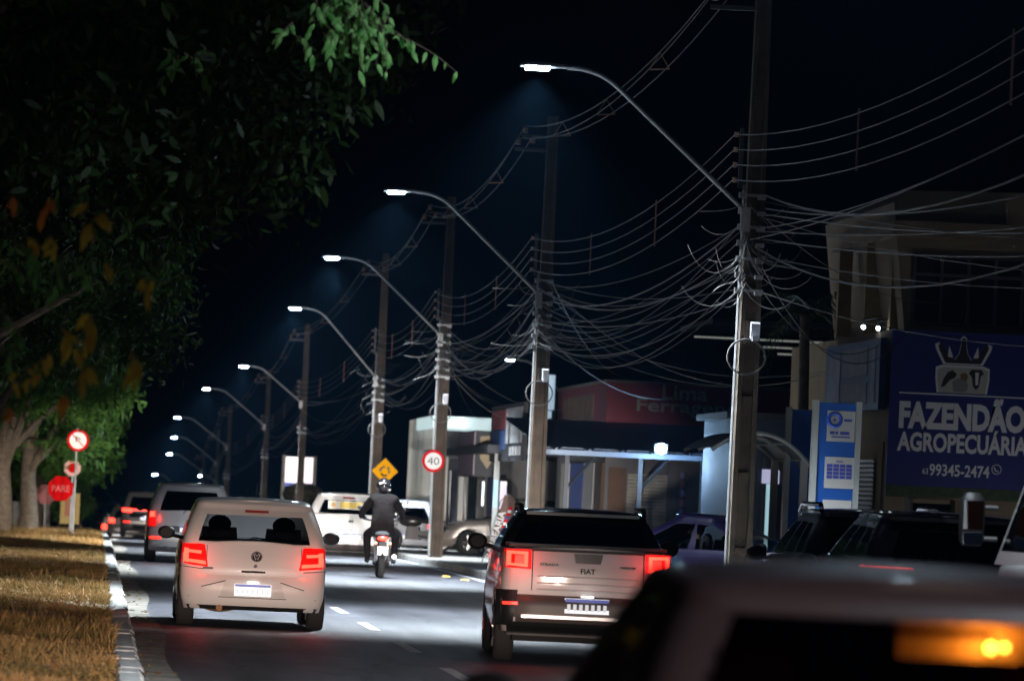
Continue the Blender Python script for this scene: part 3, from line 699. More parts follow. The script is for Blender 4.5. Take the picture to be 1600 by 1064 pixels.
# ---- white hatchback, brake lights on
c = Car('hatchback_car', 'white compact hatchback braking in the left lane, red C-shaped tail lights', 'car', (1.77,58,0), 0, P_WHITE, 3.9, 1.66, .20, .93,
    [(.2,.10),(.26,.03),(.42,.0),(.56,.015),(.60,.065),(.625,.03),(.76,.06),(.93,.14)], [(.2,.12),(.45,0),(.7,.06),(.93,.3)], [(.2,.93),(.35,.985),(.6,1),(.8,.985),(.93,.95)],
    [(0,.93),(2.55,.95),(3.2,.88),(3.9,.72)],
    dict(yrb=.14,yrt=.50,yft=2.0,yfb=2.85,zroof=1.42,wb=.785,wt=.65,wins=[(.06,.3),(.34,.62),(.66,.97)],tw=.93,g0=.07,g1=.80,rcx=.12), (.72,3.18), .285)
gol = c
for sd in (1,-1):
    f = lambda a: tuple((x*sd,z) for x,z in a)
    o = c.patch('tail_light', f(((.50,.66),(.80,.69),(.785,.93),(.54,.905))), M_REDDIM, .012)[0]
    c.patch('light_bar', f(((.525,.685),(.76,.71),(.76,.745),(.53,.725))), M_REDHOT, .02, o, .012)
    c.patch('light_bar', f(((.58,.80),(.75,.815),(.75,.845),(.575,.835))), M_REDHOT, .02, o, .012)
    c.patch('light_bar', f(((.715,.70),(.765,.71),(.765,.86),(.715,.855))), M_REDHOT, .018, o, .012)
c.rect('tailgate_seam', -.62,.62,.600,.614, M_SEAM, .004); c.rect('bumper_seam', -.7,.7,.335,.343, M_SEAM, .004)
for x in (-.52,.52): c.patch('tailgate_seam', ((x,.61),(x+.006,.61),(x+.006,.90),(x,.90)), M_SEAM, .004)
c.patch('plate_recess', ((-.36,.35),(.36,.35),(.30,.53),(-.30,.53)), mat('plate_recess_shade',(.58,.57,.55),.4), .003)  # flat panel, the shade of a recess put into its greyer paint
c.plate(-.20,.20,.36,.49)
b = MB().lathe([(.0,-.012),(.052,-.012),(.062,0),(.055,.012)], 24, 'Y', (.03, c.ry(.03,.79)-.012, .79)); e = b.build('emblem', mat('emblem_metal',(.12,.12,.125),.55,.3), c.t, SM)
MB().lathe([(0,-.004),(.046,-.004)], 20, 'Y', (.03, c.ry(.03,.79)-.022, .79)).build('emblem_disc', mat('emblem_black',(.012,.012,.013),.8,spec=.1), e)
yy = c.ry(.03,.79)-.029
MB().tube([(-.005,yy,.822),(.02,yy,.757),(.03,yy,.787),(.04,yy,.757),(.065,yy,.822)], .005, 4).tube([(.008,yy,.827),(.03,yy,.80),(.052,yy,.827)], .005, 4).build('emblem_letter', mat('emblem_letter_metal',(.5,.5,.5),.5), e)
MB().lathe([(0,-.01),(.018,-.01),(.02,0)], 12, 'Y', (.02,c.ry(.02,.69)-.004,.69)).build('lock', M_BLK, c.t)
MB().box((-.5,c.ry(-.5,.64)-.006,.65),(.11,.006,.022)).build('badge', M_DKM, c.t)
MB().box((.02,.40,1.285),(.26,.05,.028)).build('brake_light_high', M_REDOFF, c.t)
MB().tube([(-.36,.1,.22),(-.36,.0,.22)], .035, 12).build('exhaust', mat('exhaust_steel',(.3,.17,.08),.75,.1), c.t, SM)
MB().ball((-.36,.22,.24), (.2,.13,.07), 14, 8).build('muffler', mat('exhaust_steel',(.3,.17,.08),.75,.1), c.t, SM)
red_glow(c.t, [(-.66,-.08,.79),(.66,-.08,.79)], 2.6)
c.mirrors(2.35,1.0,.2); c.seats(1.75,.42,1.13,1.0); c.headlights(2200)
c.patch('lower_valance', ((-.70,.20),(.70,.20),(.72,.245),(-.72,.245)), M_BLK, .01, n=8)
for sd in (1,-1):
    f = lambda a: tuple((x*sd,z) for x,z in a)
    c.patch('bumper_crease_shade', f(((.30,.515),(.56,.44),(.57,.447),(.30,.525))), M_SEAM, .0035)  # dark strip paints in the shade along the crease
    c.patch('bumper_joint', f(((.55,.634),(.81,.655),(.81,.662),(.55,.644))), M_SEAM, .0035)
MB().box((0,c.ry(0,.615)-.006,.625),(.26,.016,.022)).build('tailgate_grip', M_SEAM, c.t)
MB().tube([(0.02,.95,1.48),(.02,.75,1.6)], .006, 5).build('aerial', M_BLK, c.t)
MB().tube([(-.1,.36,.95),(.0,.40,1.0),(.28,.37,.97)], .008, 5).build('rear_wiper', M_BLK, c.t)

# ---- pickups
def pickup(name, label, loc, paintm, L, W, tail, cabp, wheels, r, belt, bump, glassm, rz=0, roofm=None):
    c = Car(name, label, 'pickup', loc, rz, paintm, L, W, .30, belt,
      [(.3,.16),(.36,.03),(.44,-.04),(.60,-.03),(.66,.03),(.70,.02),(.9,.02),(belt,.05)], [(.3,.15),(.55,0),(.8,.05),(belt,.25)], [(.3,.95),(.5,1),(.8,.99),(belt,.95)],
      [(0,belt),(cabp['yfb']-.2,belt),(cabp['yfb']+.35,belt-.06),(L,belt-.26)], cabp, wheels, r, rc=(.10,.14), bow=.04, glass=glassm, taper=.035, roof=roofm)
    return c
c = pickup('pickup_truck', 'white pickup with black lower bumper and roof rails braking in the right lane', (4.70,50,0), P_WHITE, 4.48, 1.71, None,
    dict(yrb=1.22,yrt=1.34,yft=2.55,yfb=3.45,zroof=1.475,wb=.80,wt=.64,wins=[(.05,.42),(.47,.96)],tw=.93,g0=.14,g1=.90,rg=1.,rcx=.06), (.98,3.72), .325, 1.09, None, M_GLASSD, R(-2.2), M_GLOSSBLK)
strada = c
c.rect('tonneau_cover', -.7,.7,1.075,1.10, M_BLK, .012)
MB().box((0,.66,1.125),(1.5,1.1,.03)).build('bed_cover', M_BLK, c.t)
c.patch('rear_bumper', ((-.80,.30),(.80,.30),(.82,.66),(-.82,.66)), mat('grey_bumper',(.09,.075,.07),.45), .02, n=10)
c.patch('bumper_step', ((-.62,.44),(.62,.44),(.62,.47),(-.62,.47)), M_CHROME, .035, n=8)
c.patch('bumper_skirt', ((-.74,.27),(.74,.27),(.76,.40),(-.76,.40)), M_BLK, .03, n=8)
for sd in (1,-1):
    f = lambda a: tuple((x*sd,z) for x,z in a)
    o = c.patch('tail_light', f(((.54,.90),(.80,.91),(.80,1.085),(.54,1.085))), M_REDDIM, .014)[0]
    for q in (((.575,.92),(.775,.93),(.775,.955),(.575,.945)), ((.575,1.035),(.775,1.04),(.775,1.07),(.575,1.065)), ((.735,.93),(.775,.93),(.775,1.06),(.735,1.06)), ((.575,.92),(.61,.92),(.61,1.065),(.575,1.065)), ((.61,.945),(.70,.945),(.70,1.03),(.61,1.03))):
        c.patch('light_bar', f(q), M_REDHOT if q[0][0] != .61 else M_RED, .022 if q[0][0] != .61 else .018, o, .012)
    c.patch('reflector', f(((.66,.56),(.80,.56),(.80,.585),(.66,.585))), M_RED, .028)
    c.patch('fender_flare', f(((.70,.36),(.86,.36),(.86,.70),(.66,.70))), M_BLK, .026)
    MB().tube([(sd*.60,1.40,1.44),(sd*.60,1.5,1.50),(sd*.60,2.6,1.50),(sd*.60,2.75,1.44)], .024, 8).build('roof_rail', M_BLK, c.t, SM)
    c.patch('tailgate_seam', f(((.525,.70),(.533,.70),(.533,1.08),(.525,1.08))), M_SEAM, .004)
MB().box((0,c.ry(0,1.03)-.012,1.02),(.24,.03,.09), taper=1.15).build('tailgate_handle', M_GLOSSBLK, c.t)
text('maker_mark', 'FIAT', M_SEAM, c.t, (-.07,.07,.875,.925), c.ry(0,.9)-.004, .02, depth=.012)
text('model_mark', 'STRADA', M_SEAM, c.t, (-.46,-.28,.94,.965), c.ry(.4,.95)-.004, .01, depth=.01)
text('trim_mark', 'FREEDOM', M_SEAM, c.t, (.31,.45,.94,.96), c.ry(.4,.95)-.004, .01, depth=.01)
c.plate(-.21,.21,.50,.64, off=.03)
for k, z in enumerate((.84,.775,.715)): MB().tube([(x,c.ry(x,z)+.002,z) for x in np.linspace(-.48,.48,9)], .009, 8).build('tailgate_crease', mat('crease_paint',(.72,.71,.69),.12,coat=1.), c.t, SM)
red_glow(c.t, [(-.67,-.12,1.0),(.67,-.12,1.0)], 2.6); c.mirrors(2.95,1.12,.2,(.1,.07,.085)); c.seats(2.5,.62,1.30,1.75); c.headlights(70000, (1.,.96,.92), R(4.6), -.004, .8, 1.25)
MB().box((0,1.40,1.43),(1.1,.2,.03)).build('roof_spoiler', P_WHITE, c.t)
MB().tube([(.4,.35,.3),(.4,.15,.3)], .03, 10).build('exhaust', M_RIM, c.t)
MB().box((0,.55,.36),(1.0,.08,.08)).box((0,.98,.33),(1.3,.09,.09)).build('rear_axle', M_DKM, c.t)

c = pickup('pickup_truck', 'bright white pickup with a yellow window sticker ahead of the motorbike', (5.24,108,G(108)), P_WHITE, 4.5, 1.76, None,
    dict(yrb=1.25,yrt=1.40,yft=2.6,yfb=3.5,zroof=1.50,wb=.81,wt=.66,wins=[(.05,.45),(.5,.96)],tw=.96,g0=.12,g1=.86,rg=1.), (1.0,3.7), .32, 1.05, None, M_GLASSD)
for sd in (1,-1):
    f = lambda a: tuple((x*sd,z) for x,z in a)
    o = c.patch('tail_light', f(((.74,.80),(.85,.80),(.84,1.02),(.76,1.02))), M_RED, .014)[0]
c.patch('rear_bumper', ((-.82,.31),(.82,.31),(.83,.46),(-.83,.46)), mat('grey_bumper',(.09,.075,.07),.45), .02, n=8)
for x in (-.02,.02): c.patch('tailgate_seam', ((x,.60),(x+.006,.60),(x+.006,1.03),(x,1.03)), M_SEAM, .004)
MB().box((0,c.ry(0,.93)-.01,.93),(.10,.02,.04)).build('emblem', M_DKM, c.t)
MB().box((-.06,1.27,1.25),(.74,.012,.17)).build('window_sticker', mat('sticker_white',(.6,.58,.5),.5), c.t)
MB().box((.06,1.262,1.25),(.48,.012,.12)).build('sticker_band', mat('sticker_yellow',(.62,.42,.02),.5), c.t)
MB().lathe([(0,0),(.05,0),(.05,.01)], 16, 'Y', (-.32,1.258,1.25)).build('sticker_disc', mat('sticker_orange',(.5,.24,.02),.5), c.t)
MB().box((0,1.36,1.40),(.24,.04,.035)).build('brake_light_high', M_REDOFF, c.t)
MB().box((.0,1.45,1.455),(1.15,.2,.03)).build('roof_spoiler', P_WHITE, c.t)
c.mirrors(3.3,1.2,.2); c.plate(-.2,.2,.56,.68); c.headlights(9000)

# ---- silver minivan
c = Car('minivan_car', 'silver minivan with tall tail light, ahead of the white hatchback', 'car', (1.86,102,G(102)), 0, P_SILVER, 4.1, 1.70, .24, 1.0,
    [(.24,.10),(.32,.02),(.5,.0),(.6,.03),(.75,.05),(1.0,.10)], [(.2,.12),(.45,0),(.7,.06),(1.0,.3)], [(.2,.95),(.5,1),(.8,.99),(1.0,.97)],
    [(0,1.0),(2.9,1.0),(3.4,.92),(4.1,.75)],
    dict(yrb=.10,yrt=.34,yft=2.2,yfb=3.2,zroof=1.56,wb=.80,wt=.64,wins=[(.05,.28),(.32,.62),(.66,.97)],tw=.94,g0=.06,g1=.86), (.75,3.2), .3, glass=M_GLASSD, roof=paint('silver_paint',(.42,.42,.43)))
for sd in (1,-1):
    f = lambda a: tuple((x*sd,z) for x,z in a)
    o = c.patch('tail_light', f(((.66,.70),(.83,.70),(.80,1.02),(.68,1.02))), M_REDDIM, .014)[0]
    c.patch('light_bar', f(((.69,.88),(.79,.88),(.78,1.0),(.70,1.0))), M_REDHOT, .022, o, .012)
    c.patch('reflector', f(((.56,.46),(.78,.46),(.78,.50),(.56,.50))), M_RED, .014)
c.rect('tailgate_seam', -.66,.66,.6,.608, M_SEAM, .004); c.rect('number_plate_recess', -.42,.42,.60,.72, M_SILV if 'M_SILV' in globals() else M_DKM, .003); c.plate(-.2,.2,.61,.71); red_glow(c.t, [(-.74,-.1,.94),(.74,-.1,.94)], 2.)
c.mirrors(2.6,1.05,.2); c.headlights(30000, (1.,.9,.8), R(7), -.01, .7, 2.); c.seats(2.0,.5,1.22,1.2)
# ---- SUV with full-width light bar
c = Car('suv_car', 'dark sport utility vehicle with a full-width glowing red light bar', 'car', (1.85,190,G(190)), 0, P_GREY, 4.3, 1.80, .30, 1.02,
    [(.3,.12),(.4,.02),(.55,0),(.7,.04),(.9,.06),(1.02,.08)], [(.2,.12),(.45,0),(.7,.06),(1.02,.3)], [(.2,.95),(.5,1),(.8,.99),(1.02,.97)],
    [(0,1.02),(2.9,1.02),(3.4,.98),(4.3,.85)],
    dict(yrb=.10,yrt=.42,yft=2.3,yfb=3.2,zroof=1.64,wb=.83,wt=.66,wins=[(.05,.28),(.32,.62),(.66,.97)],tw=.92,g0=.06,g1=.82), (.85,3.4), .34, glass=M_GLASSD)
o = c.patch('light_bar', ((-.84,.97),(.84,.97),(.84,1.01),(-.84,1.01)), M_REDHOT, .02, n=10)[0]
for sd in (1,-1):
    c.patch('tail_light', tuple((x*sd,z) for x,z in ((.5,.88),(.86,.90),(.86,1.02),(.5,1.02))), M_REDHOT, .014); c.patch('reflector', tuple((x*sd,z) for x,z in ((.55,.52),(.8,.52),(.8,.56),(.55,.56))), M_RED, .014)
c.plate(-.2,.2,.62,.74); c.headlights(6000); c.rect('tailgate_panel', -.6,.6,.7,.9, M_GLOSSBLK, .006); c.rect('bumper_trim', -.8,.8,.3,.46, M_BLK, .012); c.mirrors(2.7,1.1,.2)
def far_hatch(name, label, x, Y, pm, lightm, beams=True):
    c = Car(name, label, 'car', (x,Y,G(Y)), 0, pm, 3.9, 1.68, .22, .95,
      [(.2,.10),(.3,.02),(.5,.0),(.6,.05),(.95,.12)], [(.2,.12),(.45,0),(.7,.06),(.95,.3)], [(.2,.93),(.5,1),(.95,.95)], [(0,.95),(2.6,.95),(3.2,.88),(3.9,.72)],
      dict(yrb=.12,yrt=.5,yft=2.0,yfb=2.9,zroof=1.48,wb=.78,wt=.6,wins=[(.06,.3),(.34,.62),(.66,.97)],tw=.9,g0=.07,g1=.8), (.72,3.18), .29, glass=M_GLASSD)
    for sd in (1,-1):
        c.patch('tail_light', tuple((q*sd,z) for q,z in ((.52,.72),(.80,.72),(.79,.93),(.55,.92))), lightm, .014)
    c.plate(-.2,.2,.4,.52); c.mirrors(2.35,1.,.2)
    if beams: c.headlights(5000)
    return c
far_hatch('hatchback_car', 'small far hatchback ahead of the light-bar vehicle', 1.45, 236, P_SILVER, M_REDHOT)
far_hatch('hatchback_car', 'farthest visible hatchback at the head of the left queue', 1.2, 268, P_WHITE, M_REDHOT)

# ---- car close to the camera, out of focus
P_RED = mat('dusty_red_paint', (.075,.042,.043), .42, coat=.2)
c = Car('hatchback_car', 'blurred dusty red hatchback close up at the bottom right corner', 'car', (2.04,12.0,0), R(0), P_RED, 3.9, 1.68, .2, .96,
    [(.2,.10),(.3,.02),(.5,.0),(.6,.05),(.8,.06),(.96,.13)], [(.2,.12),(.45,0),(.7,.06),(.96,.3)], [(.2,.93),(.5,1),(.96,.955)], [(0,.96),(2.6,.96),(3.2,.88),(3.9,.72)],
    dict(yrb=.13,yrt=.55,yft=2.0,yfb=2.9,zroof=1.435,wb=.785,wt=.62,wins=[(.34,.62),(.66,.97)],tw=.96,g0=.07,g1=.985,rdrop=.035,rcx=.09), (.72,3.18), .29, glass=glass('smoked_glass',(.42,.33,.32),.09))
fore = c
for sd in (1,-1):
    c.patch('tail_light', tuple((q*sd,z) for q,z in ((.56,.70),(.81,.72),(.80,.98),(.62,.96))), M_RED, .014)
o = MB().box((0,.60,1.30),(.26,.03,.02)).build('brake_light_high', M_REDOFF, c.t)
c.plate(-.2,.2,.36,.49); c.mirrors(2.35,1.03,.2); c.seats(1.75,.45,1.16,.95); c.headlights(24000, (1.,.76,.64), sx=2.5, aim=-.03)
M_MAROON = mat('maroon_fabric', (.16,.02,.02), .9)
for o in c.t.children:
    if o.name.split('.')[0] in ('seat','rear_seat','dashboard'):
        for q in [o]+list(o.children): q.data.materials.clear(); q.data.materials.append(M_MAROON)
MB().box((0,1.5,1.33),(1.1,1.5,.02)).build('headliner', M_MAROON, c.t)
q = P(1548, 1012, 13.1)-Vector(c.t.location)
o = MB().ball((q.x,q.y,q.z),.011,10,8).build('amber_glow_ball', emat('amber_glow',(1.,.5,.05),45), c.t); MB().ball((q.x+.035,q.y,q.z+.003),.008,10,8).build('bulb', emat('amber_glow',(1.,.5,.05),45), o)  # made-up lamp inside the car for the amber light seen through the glass
l = bpy.data.lights.new('amber_glow_light','POINT'); l.energy = 2.5; l.color = (1.,.42,.06); l.shadow_soft_size = .02; lo = bpy.data.objects.new('amber_glow_light', l); COL.objects.link(lo); lo.parent = c.t; lo.location = (q.x-.01,q.y-.03,q.z+.02)
MB().box((q.x-.06,q.y+.06,q.z+.03),(.34,.04,.13)).build('amber_glow_panel', mat('glow_panel_tan',(.5,.35,.15),.7), c.t)  # panel added to catch the amber glow

c = far_hatch('hatchback_car', 'hatchback with its headlights on, following behind the photographer', 1.75, -11.5, P_GREY, M_REDDIM, False)
c.headlights(1100, (1.,.78,.55), R(8), -.03, .68, 1.)
# ---- parked dark SUVs in the bay
def dark_suv(label, x, Y, h, pm, rails, glow):
    c = Car('suv_car', label, 'car', (x,Y,0), 0, pm, 4.35, 1.80, .32, 1.14,
      [(.3,.12),(.4,.02),(.55,0),(.7,.04),(.9,.06),(1.14,.10)], [(.2,.12),(.45,0),(.7,.06),(1.14,.3)], [(.2,.95),(.5,1),(.8,.99),(1.14,.965)], [(0,1.14),(2.8,1.10),(3.4,1.02),(4.35,.87)],
      dict(yrb=.10,yrt=.45,yft=2.2,yfb=3.1,zroof=h,wb=.835,wt=.66,wins=[(.05,.28),(.32,.62),(.66,.97)],tw=.92,g0=.06,g1=.84), (.85,3.4), .34, glass=M_GLASSD)
    for sd in (1,-1):
        c.patch('tail_light', tuple((q*sd,z) for q,z in ((.40,1.07),(.87,1.05),(.86,1.125),(.42,1.115))), glow, .014)
        if rails: MB().tube([(sd*.62,.6,h-.03),(sd*.62,.72,h+.045),(sd*.62,2.1,h+.045),(sd*.62,2.3,h-.03)], .024, 8).build('roof_rail', M_GLOSSBLK, c.t, SM)
    c.plate(-.2,.2,.62,.74, False); c.mirrors(2.75,1.10,.2,(.11,.08,.085)); c.rect('bumper_trim', -.8,.8,.32,.48, M_BLK, .012); c.seats(2.1,.6,1.28,1.2)
    MB().box((0,.42,h-.06),(1.2,.3,.035)).build('roof_spoiler', pm, c.t)
    return c
dark_suv('black sport utility vehicle with roof rails parked beside the largest pole', 8.06, 53.2, 1.60, paint('charcoal_paint',(.02,.02,.022)), True, M_REDOFF)
dark_suv('glossy black sport utility vehicle parked just ahead of the white van', 7.62, 46.0, 1.60, P_BLACK, False, M_RED)
# ---- white van at the right edge
c = Car('van', 'white van with a large black wing mirror at the right edge', 'van', (7.87,35.4,0), 0, paint('van_white',(.6,.6,.6)), 5.5, 2.0, .35, 1.25,
    [(.35,.05),(.6,0),(1.25,.02)], [(.35,.12),(.6,0),(.9,.1),(1.25,.55)], [(.35,.96),(.6,1),(1.25,.98)], [(0,1.25),(4.3,1.25),(4.8,1.22),(5.5,.95)],
    dict(yrb=.03,yrt=.10,yft=3.6,yfb=5.05,zroof=2.35,wb=.97,wt=.86,wins=[(.03,.3),(.36,.66),(.72,.985)],tw=.8,g0=.1,g1=.8,rcx=.1,rcy=.1), (1.1,4.6), .34, glass=M_GLASSD)
for sd in (1,-1):
    c.patch('tail_light', tuple((q*sd,z) for q,z in ((.82,.7),(.96,.7),(.96,1.2),(.82,1.2))), M_REDOFF, .014)
    c.sidepatch('side_moulding', .6,4.2,.66,.74, M_BLK)
    x = sd*1.16; b = MB(); rows = []
    for z, k in ((-.2,.7),(-.16,.95),(0,1.),(.16,.97),(.21,.6)):
        rows.append([(x+.095*k*sx_, 4.75+.06*k*sy_, 1.56+z) for sx_, sy_ in ((-1,-.6),(-.8,-1),(.8,-1),(1,-.6),(1,.5),(.5,1),(-.5,1),(-1,.5))])
    b.grid(rows, True); b.f.append(tuple(range(8))); b.f.append(tuple(range(32,40)))
    o = b.build('wing_mirror', M_BLK, c.t, R(50))
    MB().box((x,4.682,1.60),(.15,.008,.22)).build('mirror_glass', M_MIR, o); MB().box((x,4.682,1.42),(.15,.008,.09), rx=-.12).build('mirror_glass', M_MIR, o)
    MB().tube([(sd*.96,4.75,1.66),(x,4.76,1.66)], .022, 6).build('mirror_arm', M_BLK, o); MB().tube([(sd*.96,4.75,1.42),(x,4.76,1.42)], .022, 6).build('mirror_arm', M_BLK, o)
c.seats(4.0,.9,1.75)
# ---- blue-violet sedan with a person at the wheel
SED = dict(rear=[(.2,.12),(.32,.02),(.5,0),(.62,.04),(.92,.08)], front=[(.2,.12),(.45,0),(.7,.06),(.92,.3)], wf=[(.2,.94),(.5,1),(.8,.985),(.92,.95)], top=[(0,.92),(.7,.96),(3.0,.94),(3.6,.86),(4.4,.68)])
SCAB = dict(yrb=.75,yrt=1.55,yft=2.4,yfb=3.25,zroof=1.43,wb=.78,wt=.58,wins=[(.03,.46),(.52,.97)],tw=.9,g0=.08,g1=.86,rg=1.)
c = Car('sedan_car', 'blue-violet sedan with its driver visible, beyond the largest pole', 'car', (10.2,71.6,.02), R(62), P_PURPLE, 4.4, 1.72, .2, .94, SED['rear'], SED['front'], SED['wf'], SED['top'], SCAB, (.95,3.55), .3, glass=glass('clear_glass',(.8,.8,.8),.07))
purple = c
for sd in (1,-1): c.patch('tail_light', tuple((q*sd,z) for q,z in ((.5,.72),(.82,.72),(.8,.88),(.55,.88))), M_REDDIM, .014)
c.mirrors(2.75,.98,.2); c.seats(2.2,.42,1.08,1.35); c.sidepatch('door_seam', 2.05,2.06,.35,.9, M_SEAM); c.sidepatch('door_handle', 2.12,2.28,.76,.79, P_PURPLE, .02)
# ---- grey sedan parked across the pavement
c = Car('sedan_car', 'silver grey sedan parked side on behind the feather flag', 'car', (13.1,135,G(135)+.12), R(90), paint('beige_grey_paint',(.34,.31,.29),.32,.5), 4.4, 1.74, .2, .94, SED['rear'], SED['front'], SED['wf'], SED['top'], dict(SCAB, zroof=1.45), (.95,3.55), .31, glass=M_GLASSD)
for sd in (1,-1):
    c.patch('tail_light', tuple((q*sd,z) for q,z in ((.5,.72),(.82,.72),(.8,.88),(.55,.88))), M_REDOFF, .014); 
    MB().ball((sd*.62,4.2,.62),(.2,.14,.07),12,8).build('headlight', M_CHROME, c.t, SM)
c.mirrors(2.75,.98,.2); c.seats(2.2,.42,1.08,1.35); c.sidepatch('door_seam', 2.05,2.06,.35,.9, M_SEAM); c.sidepatch('door_seam', 3.0,3.01,.35,.9, M_SEAM); c.sidepatch('door_handle', 2.12,2.28,.76,.79, M_CHROME, .02)
# ---- pale car behind the pole
c = far_hatch('hatchback_car', 'pale hatchback half hidden between the rider and the third pole', 8.95, 150, paint('pale_blue_paint',(.5,.53,.6)), M_RED)

# ------------------------------------------------------------------ motorbikes, rider, driver
def motorbike(t, lit=True):
    bw = lambda y, r: (MB().lathe([(r*.72,-.04),(r*.9,-.055),(r*.98,-.03),(r,0),(r*.98,.03),(r*.9,.055),(r*.72,.04),(r*.72,-.04)], 28, 'X', (0,y,r)), r)
    for y in (.33,1.62):
        b, r = bw(y, .31); o = b.build('wheel', M_TYRE, t, SM)
        q = MB().lathe([(r*.72,-.03),(r*.66,-.03),(r*.66,.03),(r*.72,.03)], 24, 'X', (0,y,r)); q.lathe([(.0,-.05),(.05,-.05),(.05,.05),(0,.05)], 12, 'X', (0,y,r))
        for k in range(6):
            a = k*math.pi/3; q.tube([(0,y,r),(0,y+.21*math.cos(a),r+.21*math.sin(a))], .012, 5)
        q.build('rim', M_RIM, o, SM)
    MB().tube([(.0,1.62,.31),(.0,1.45,.8),(.0,1.38,1.0)], .035, 8).build('fork', M_RIM, t, SM)
    b = MB(); b.ball((0,1.12,.78),(.16,.32,.15),14,9); b.build('tank', mat('bike_black',(.02,.018,.018),.3,coat=.5), t, SM)
    MB().box((0,1.05,.48),(.26,.4,.34), taper=.8).box((0,.75,.45),(.2,.3,.2)).build('engine', M_DKM, t)
    MB().ball((0,.62,.79),(.14,.42,.065),14,8).build('seat', M_SEAT, t, SM)
    MB().tube([(-.34,1.22,1.06),(-.12,1.34,1.02),(.12,1.34,1.02),(.34,1.22,1.06)], .018, 8).build('handlebar', M_DKM, t, SM)
    for sd in (-1,1):
        o = MB().tube([(sd*.26,1.28,1.05),(sd*.36,1.3,1.22)], .009, 6).ball((sd*.38,1.3,1.26),(.07,.02,.045),12,8).build('mirror', M_BLK, t, SM)
        MB().tube([(sd*.12,.2,.62),(sd*.12,.06,.62)], .01, 5).ball((sd*.13,.06,.63),(.03,.03,.025),10,7).build('indicator', emat('indicator_dim',(1,.5,.3),.6), t, SM)
    MB().box((0,.1,.58),(.14,.34,.05), rx=-.25).tube([(0,.12,.6),(0,-.02,.38)], .03, 6).build('rear_fender', M_BLK, t)
    o = MB().ball((0,.1,.72),(.1,.05,.04),14,8).build('tail_light', M_REDHOT if lit else M_REDOFF, t, SM)
    MB().box((0,.0,.50),(.19,.012,.15), rx=.15).build('number_plate', M_PLATE if not lit else mat('lit_plate_glow',(.85,.85,.85),.4,emit=(1,.95,.95),es=.9), t)  # this plate glows too, its lit look put in as emission
    MB().tube([(.2,1.0,.36),(.22,.6,.34),(.22,.2,.40)], [.02,.045,.045], 10).build('exhaust', M_CHROME, t, SM)
    MB().tube([(-.13,.33,.31),(-.11,.9,.42)], .025, 6).tube([(.13,.33,.31),(.11,.9,.42)], .025, 6).build('swing_arm', M_DKM, t)
    MB().tube([(-.12,.34,.34),(-.14,.3,.72)], .022, 6).tube([(.12,.34,.34),(.14,.3,.72)], .022, 6).build('shock_absorber', M_CHROME, t)
    for sd in (-1,1): MB().tube([(sd*.1,.95,.33),(sd*.28,.95,.33)], .018, 6).build('foot_peg', M_DKM, t)
    MB().ball((0,1.52,.95),(.11,.1,.11),14,9).build('headlight', M_PLAMP if lit else M_CHROME, t, SM)
t = tag(empty('motorbike', (5.2,95,0), R(-1)), 'motorbike ridden in the right lane, red tail light and white plate', 'motorbike', 'motorbikes')
motorbike(t); red_glow(t, [(0,-.03,.74)], 2.); spot('headlight_beam', (0,1.66,.95), (0,12,.8), 4000, R(14), .9, (1,.95,.9), t)
t = tag(empty('motorbike', (P(655,850,135).x+.9,135.6,G(135)+.12), R(76)), 'parked motorbike leaning by the foot of the third pole', 'motorbike', 'motorbikes')
motorbike(t, False)
def skin(name, verts, edges, m, parent, root=0, sub=2):
    me = bpy.data.meshes.new(name); me.from_pydata([v[0] for v in verts], edges, []); me.materials.append(m)
    o = bpy.data.objects.new(name, me); COL.objects.link(o); o.parent = parent
    sk = o.modifiers.new('skin', 'SKIN'); o.modifiers.new('sub', 'SUBSURF').levels = sub; o.modifiers['sub'].render_levels = sub
    if not me.skin_vertices:
        bm = bmesh.new(); bm.from_mesh(me); bm.verts.layers.skin.verify(); bm.to_mesh(me); bm.free()
    for i, v in enumerate(verts):
        d = me.skin_vertices[0].data[i]; r_ = v[1]; d.radius = r_ if isinstance(r_, tuple) else (r_, r_); d.use_root = (i == root)
    sk.use_smooth_shade = True
    return o
